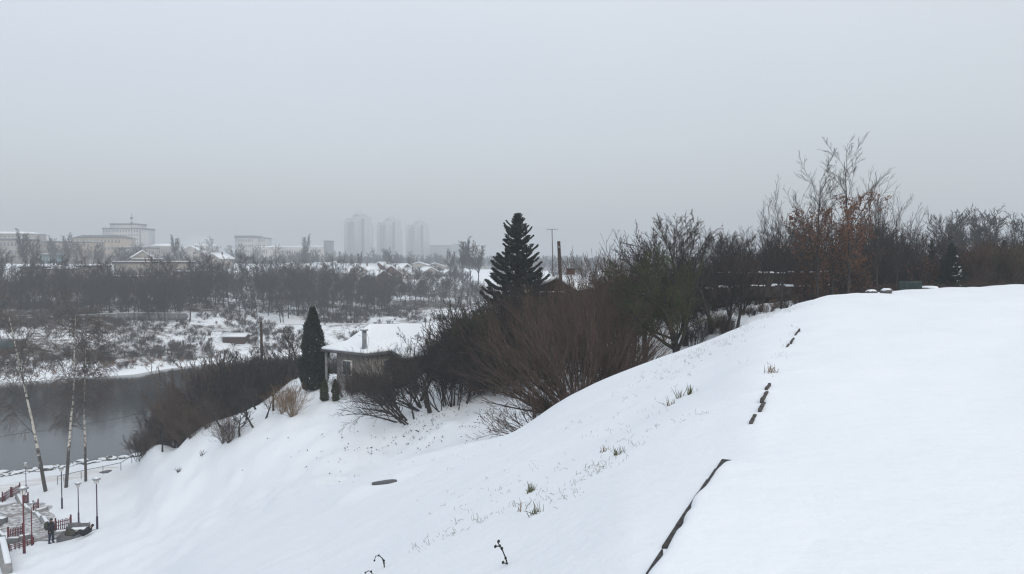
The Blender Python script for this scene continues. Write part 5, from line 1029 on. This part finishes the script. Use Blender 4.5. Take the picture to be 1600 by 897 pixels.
g = at(20, 84); place(birch(210, 9, .12, -.5, 12), 'leaning_tree', 'thin leaning tree over the water at the left edge', 'tree', None, at(-18, 78), 0)

# ------------------------------------------------------------------ foreground: slab, kerb stones, grasses and twigs
e0_, e1_ = np.array(hit(1130, 720)), np.array(hit(1015, 897)); d2 = (e1_ - e0_); d2[2] = 0; L0 = np.linalg.norm(d2); d2 /= L0; nr = np.array([-d2[1], d2[0], 0])
if nr[0] < 0: nr = -nr
_ks = np.linspace(-.3, L0 + 1.8, 24); _kz = np.array([float(height(*(e0_ + d2 * q_)[:2])) for q_ in _ks]); _kz[1:-1] = (_kz[:-2] + _kz[1:-1] + _kz[2:]) / 3
def zts(s): return float(np.interp(s, _ks, _kz)) + .010
t = thing('stone_slab', 'snow covered stone slab in the right foreground with its dark left edge bare', 'slab', (0, 0, 0))
Lb = L0 + 1.5; nbk = 11
for k in range(nbk):
    s0, s1 = Lb * k / nbk + .004, Lb * (k + 1) / nbk - .004; a = e0_ + d2 * s0; b = e0_ + d2 * s1; c = (a + b) / 2 + nr * .12
    MB().box((0, 0, 0), (s1 - s0, .26, .38)).build('edge_stone', M['stone_edge'], t, loc=(c[0], c[1], zts((s0 + s1) / 2) - .38 + rnd.uniform(-.003, .003)), rotz=math.atan2(d2[1], d2[0]))
ns, nw = 150, 26; V = np.zeros((ns, nw, 3)); sA = np.linspace(-.02, Lb, ns); rng = np.random.default_rng(8)
for i, s in enumerate(sA):
    jag = .009 + .012 * float(vnoise(s * 3.1, 2.0, 5)) + .014 * max(0, float(vnoise(s * 9, 1.0, 6))) - .05 * float(smooth(.9, .35, abs(s - .75))) * 0
    jag += .035 * float(smooth(.35, 0, s)) - .012 * max(0, float(vnoise(s * 1.7, 9.0, 15)))
    jag -= .026 * float(smooth(.15, .6, vnoise(s * 1.15, 4.0, 25)))
    jag = max(jag, -.004)
    zt = zts(s); o0 = e0_ + d2 * s; w_ = np.concatenate([np.linspace(0, .06, 8), np.linspace(.08, 1.5, nw - 8)])
    for j, w0 in enumerate(w_):
        rise = .045 * (1 - math.exp(-w0 / .018)) if j else 0.0
        flat = 0.0; endd = smooth(.25, -.02, s) * .035
        p = o0 + nr * (jag + w0); gz = float(height(p[0], p[1]))
        z = zt + .002 + rise - endd * (j > 0) + .006 * float(vnoise(s * 4, w0 * 5, 3)); kf = float(smooth(.36, 1.30, w0)); z = z * (1 - kf) + (gz - .03) * kf
        if j == nw - 1: z = gz - .05
        V[i, j] = (p[0], p[1], max(z, gz - .05) if j else zt - .004)
i, j = np.meshgrid(np.arange(ns - 1), np.arange(nw - 1), indexing='ij'); q = np.stack([i * nw + j, (i + 1) * nw + j, (i + 1) * nw + j + 1, i * nw + j + 1], -1).reshape(-1, 4)
obj('slab_snow', mesh_np('slab_snow', V.reshape(-1, 3), q, None, True, (ms,)), t)
def kerb(label, u, v, l, up):
    g = hit(u, v); rz = math.atan2(-d2[1], -d2[0]); rr = random.Random(int(u + v))
    t = thing('kerb_stone', label, 'kerb stone', (g.x, g.y, g.z), rz, 'kerb stones poking out of the snow')
    m = MB(); x = -l / 2
    while x < l / 2:                 # ragged teeth of stone left bare between tongues of snow
        w_ = rr.uniform(.07, .16); m.box((x + w_ / 2, 0, -.2), (w_, .04, .2 + .7 * up * rr.uniform(.55, 1.05)), 0, .8, (rr.uniform(-.02, .02), .0)); x += w_ * 1.02
    m.build('stone', M['stone_edge'], t)
for k, (u, v, l, up) in enumerate(((1246, 520, 1.5, .05), (1238, 533, .9, .045), (1231, 541, .5, .035), (1200, 606, .45, .045), (1194, 622, .60, .05), (1190, 638, .42, .045), (1176, 657, .36, .035))):
    kerb(('farthest kerb stone near the crest', 'kerb stone just before the farthest one', 'small kerb stone tip below the far pair', 'upper stone of the middle kerb group', 'longest stone of the middle kerb group', 'lower stone of the middle kerb group', 'kerb stone alone nearest to the slab')[k], u, v, l, up)
def tuft(seed, n, hgt, wd=.006, spread=.05, droop=.5, tilt=.6):
    rng = np.random.default_rng(seed); a = rng.uniform(0, 6.283, n); tl = np.abs(rng.normal(0, tilt, n)); d = np.stack([np.sin(tl) * np.cos(a), np.sin(tl) * np.sin(a), np.cos(tl)], 1)
    p, r = rows(np.stack([rng.normal(0, spread, n), rng.normal(0, spread, n), np.full(n, -.02)], 1), d, hgt * rng.uniform(.5, 1.2, n), np.full(n, wd), 4, .08, 0, .2, rng, droop)
    return p, r
def tuft_obj(label, u, v, n, hgt, mt, seed, wd=.005, spread=.03, droop=.6, tilt=.6, name='grass_tuft'):
    p, r = tuft(seed, n, hgt, wd, spread, droop, tilt); return obj(name, part_mesh(name, [(p, r, 3)], M[mt], .0015, seed), label=label, cat='grass', loc=hit(u, v))
tuft_obj('green grass tuft sticking out of the snow, largest one left of the slab', 831, 768, 30, .11, 'grass_green', 1)
tuft_obj('grass tuft with long thin blades below the largest green tuft', 838, 803, 18, .11, 'grass_green', 2, droop=.3)
tuft_obj('few dry stalks left of the long bladed tuft', 815, 799, 7, .11, 'straw', 3)
tuft_obj('dark grass tuft higher on the slope above the green one', 966, 710, 26, .10, 'grass_green', 4)
tuft_obj('small dark tuft left of the upper dark tuft', 945, 706, 12, .09, 'straw', 44)
tuft_obj('dark leafy stem standing on the upper slope', 1079, 616, 16, .15, 'grass_green', 5, .008, .015, .1, .14)
tuft_obj('dark twisted stems left of the leafy stem on the upper slope', 1063, 621, 13, .16, 'grass_green', 6, .007, .03, .2, .3)
tuft_obj('pale dry tuft beside the kerb line', 1206, 582, 30, .13, 'straw', 7, spread=.06)
tuft_obj('brown grass tuft on the slope right of the willow', 1048, 633, 16, .15, 'straw', 8)
for s, (name, label, pts, side) in enumerate((('dry_twig', 'dark budded twig sticking out of the snow at the bottom centre', [(795, 882), (790, 872), (786, 862), (781, 853), (778, 848)], [((786, 862), (784, 857)), ((781, 853), (774, 854)), ((795, 882), (786, 879)), ((778, 848), (779, 846))]), ('withered_stem', 'curled withered dark stem near the bottom edge', [(601, 887), (600, 880), (597, 872), (592, 868), (587, 869), (585, 876)], [((597, 872), (600, 876))]), ('withered_stem', 'small withered stem cut by the bottom edge', [(584, 898), (580, 893), (575, 892), (571, 895)], []))):
    g = hit(*pts[0], 2); Yp = g.y
    q3 = [np.array(P(u, v, Yp + .02 * i)) - np.array(g) for i, (u, v) in enumerate(pts)]; q3[0][2] -= .03
    m = MB(); m.tube(q3, np.linspace(.006, .003, len(q3)), 6)
    for (a, b) in side:
        pa, pb = np.array(P(*a, Yp + .03)) - np.array(g), np.array(P(*b, Yp - .02)) - np.array(g); m.tube([pa, pb], [.005, .003], 5); m.blob(pb, (.009, .009, .011), s, 6, 5, .2)
    for p3 in q3[1::2]: m.blob(p3, (.008, .007, .010), 3, 6, 5, .3)
    m.build(name, M['bark'], label=label, cat='plant', loc=g)
# sparse blades everywhere on the slope
rng = np.random.default_rng(91); gens = []; gens2 = []
def blades(n, fu, hgt, dst, wd=.0018):
    for k in range(int(n * .85)):
        u, v = fu(); g = np.array(hit(u, v)); nn = int(rng.integers(1, 5)); a = rng.uniform(0, 6.283, nn); tl = rng.uniform(.2, 1.3, nn); d = np.stack([np.sin(tl) * np.cos(a), np.sin(tl) * np.sin(a), np.cos(tl)], 1)
        p, r = rows(g + np.stack([rng.normal(0, .04, nn), rng.normal(0, .04, nn), np.full(nn, -.01)], 1), d, hgt * rng.uniform(.4, 1.2, nn), np.full(nn, wd), 3, .12, 0, .3, rng, .8); dst.append((p, r, 3))
def line(u0, v0, u1, v1, sp):
    def f():
        s = rng.uniform(0, 1); return u0 + (u1 - u0) * s + rng.normal(0, sp), v0 + (v1 - v0) * s + rng.normal(0, sp * .5)
    return f
blades(75, line(645, 860, 980, 715, 7), .07, gens); blades(40, line(860, 790, 1000, 690, 9), .07, gens); blades(60, line(900, 680, 1080, 640, 24), .07, gens2)
blades(70, line(960, 620, 1110, 560, 22), .10, gens2); blades(130, line(1050, 565, 1170, 515, 14), .13, gens2); blades(110, line(1130, 512, 1262, 476, 7), .13, gens2); blades(60, line(1000, 600, 1200, 498, 9), .10, gens); blades(26, line(1110, 500, 1180, 490, 5), .12, gens)
blades(60, line(700, 800, 900, 700, 40), .05, gens2); blades(26, line(570, 740, 760, 700, 22), .09, gens2); blades(30, line(1200, 590, 1250, 500, 5), .07, gens); blades(30, line(250, 790, 500, 690, 35), .16, gens); blades(16, line(460, 650, 560, 640, 10), .2, gens)
obj('dry_grass', part_mesh('dry_grass', gens, M['grass_green'], .0014, 1), kind='stuff', label='thin grass blades poking through the snow of the near slope')
obj('dry_grass', part_mesh('dry_grass', gens2, M['straw'], .0016, 2), kind='stuff', label='pale dry grass blades on the upper slope')
for k, (u, v, n, h_, lb) in enumerate(((279, 738, 14, .5, 'small dark weed alone on the left snow slope'), (316, 712, 10, .5, 'dark slanting weed on the snow below the drooping clump'), (346, 652, 8, .7, 'small bent stem at the rim above the drooping shrubs'))):
    tuft_obj(lb, u, v, n, h_, 'twig', 60 + k, .02, .06, .1, .5, 'dark_weed')
# thin smoke over the left town
mk = bpy.data.materials.new('chimney_smoke'); mk.use_nodes = True; nt = mk.node_tree; nt.nodes.clear()
pv = nt.nodes.new('ShaderNodeVolumePrincipled'); mo = nt.nodes.new('ShaderNodeOutputMaterial'); pv.inputs['Color'].default_value = (.9, .93, .97, 1); pv.inputs['Density'].default_value = .03
nt.links.new(pv.outputs[0], mo.inputs['Volume'])
sm_ = MB()
for k, (u, v, r) in enumerate(((287, 396, 3), (292, 391, 3.6), (298, 387, 4.2), (305, 384, 5), (313, 382, 5.6))): sm_.blob(tuple(P(u, v, 352)), (r * 1.2, r, r * .8), k, 12, 8, .3)
sm_.build('chimney_smoke', mk, smooth_=True, kind='stuff', label='pale chimney smoke drifting over the left town')
# ------------------------------------------------------------------ haze
mh = bpy.data.materials.new('winter_haze'); mh.use_nodes = True; nt = mh.node_tree; nt.nodes.clear()
pv = nt.nodes.new('ShaderNodeVolumePrincipled'); mo = nt.nodes.new('ShaderNodeOutputMaterial')
pv.inputs['Color'].default_value = (.78, .83, .88, 1); pv.inputs['Density'].default_value = .00085; pv.inputs['Anisotropy'].default_value = 0.0
nt.links.new(pv.outputs[0], mo.inputs['Volume'])
hb = MB().box((0, 0, -27), (14400, 14400, 110)); hz = hb.build('haze', mh, kind='stuff', label='pale winter haze over the valley')
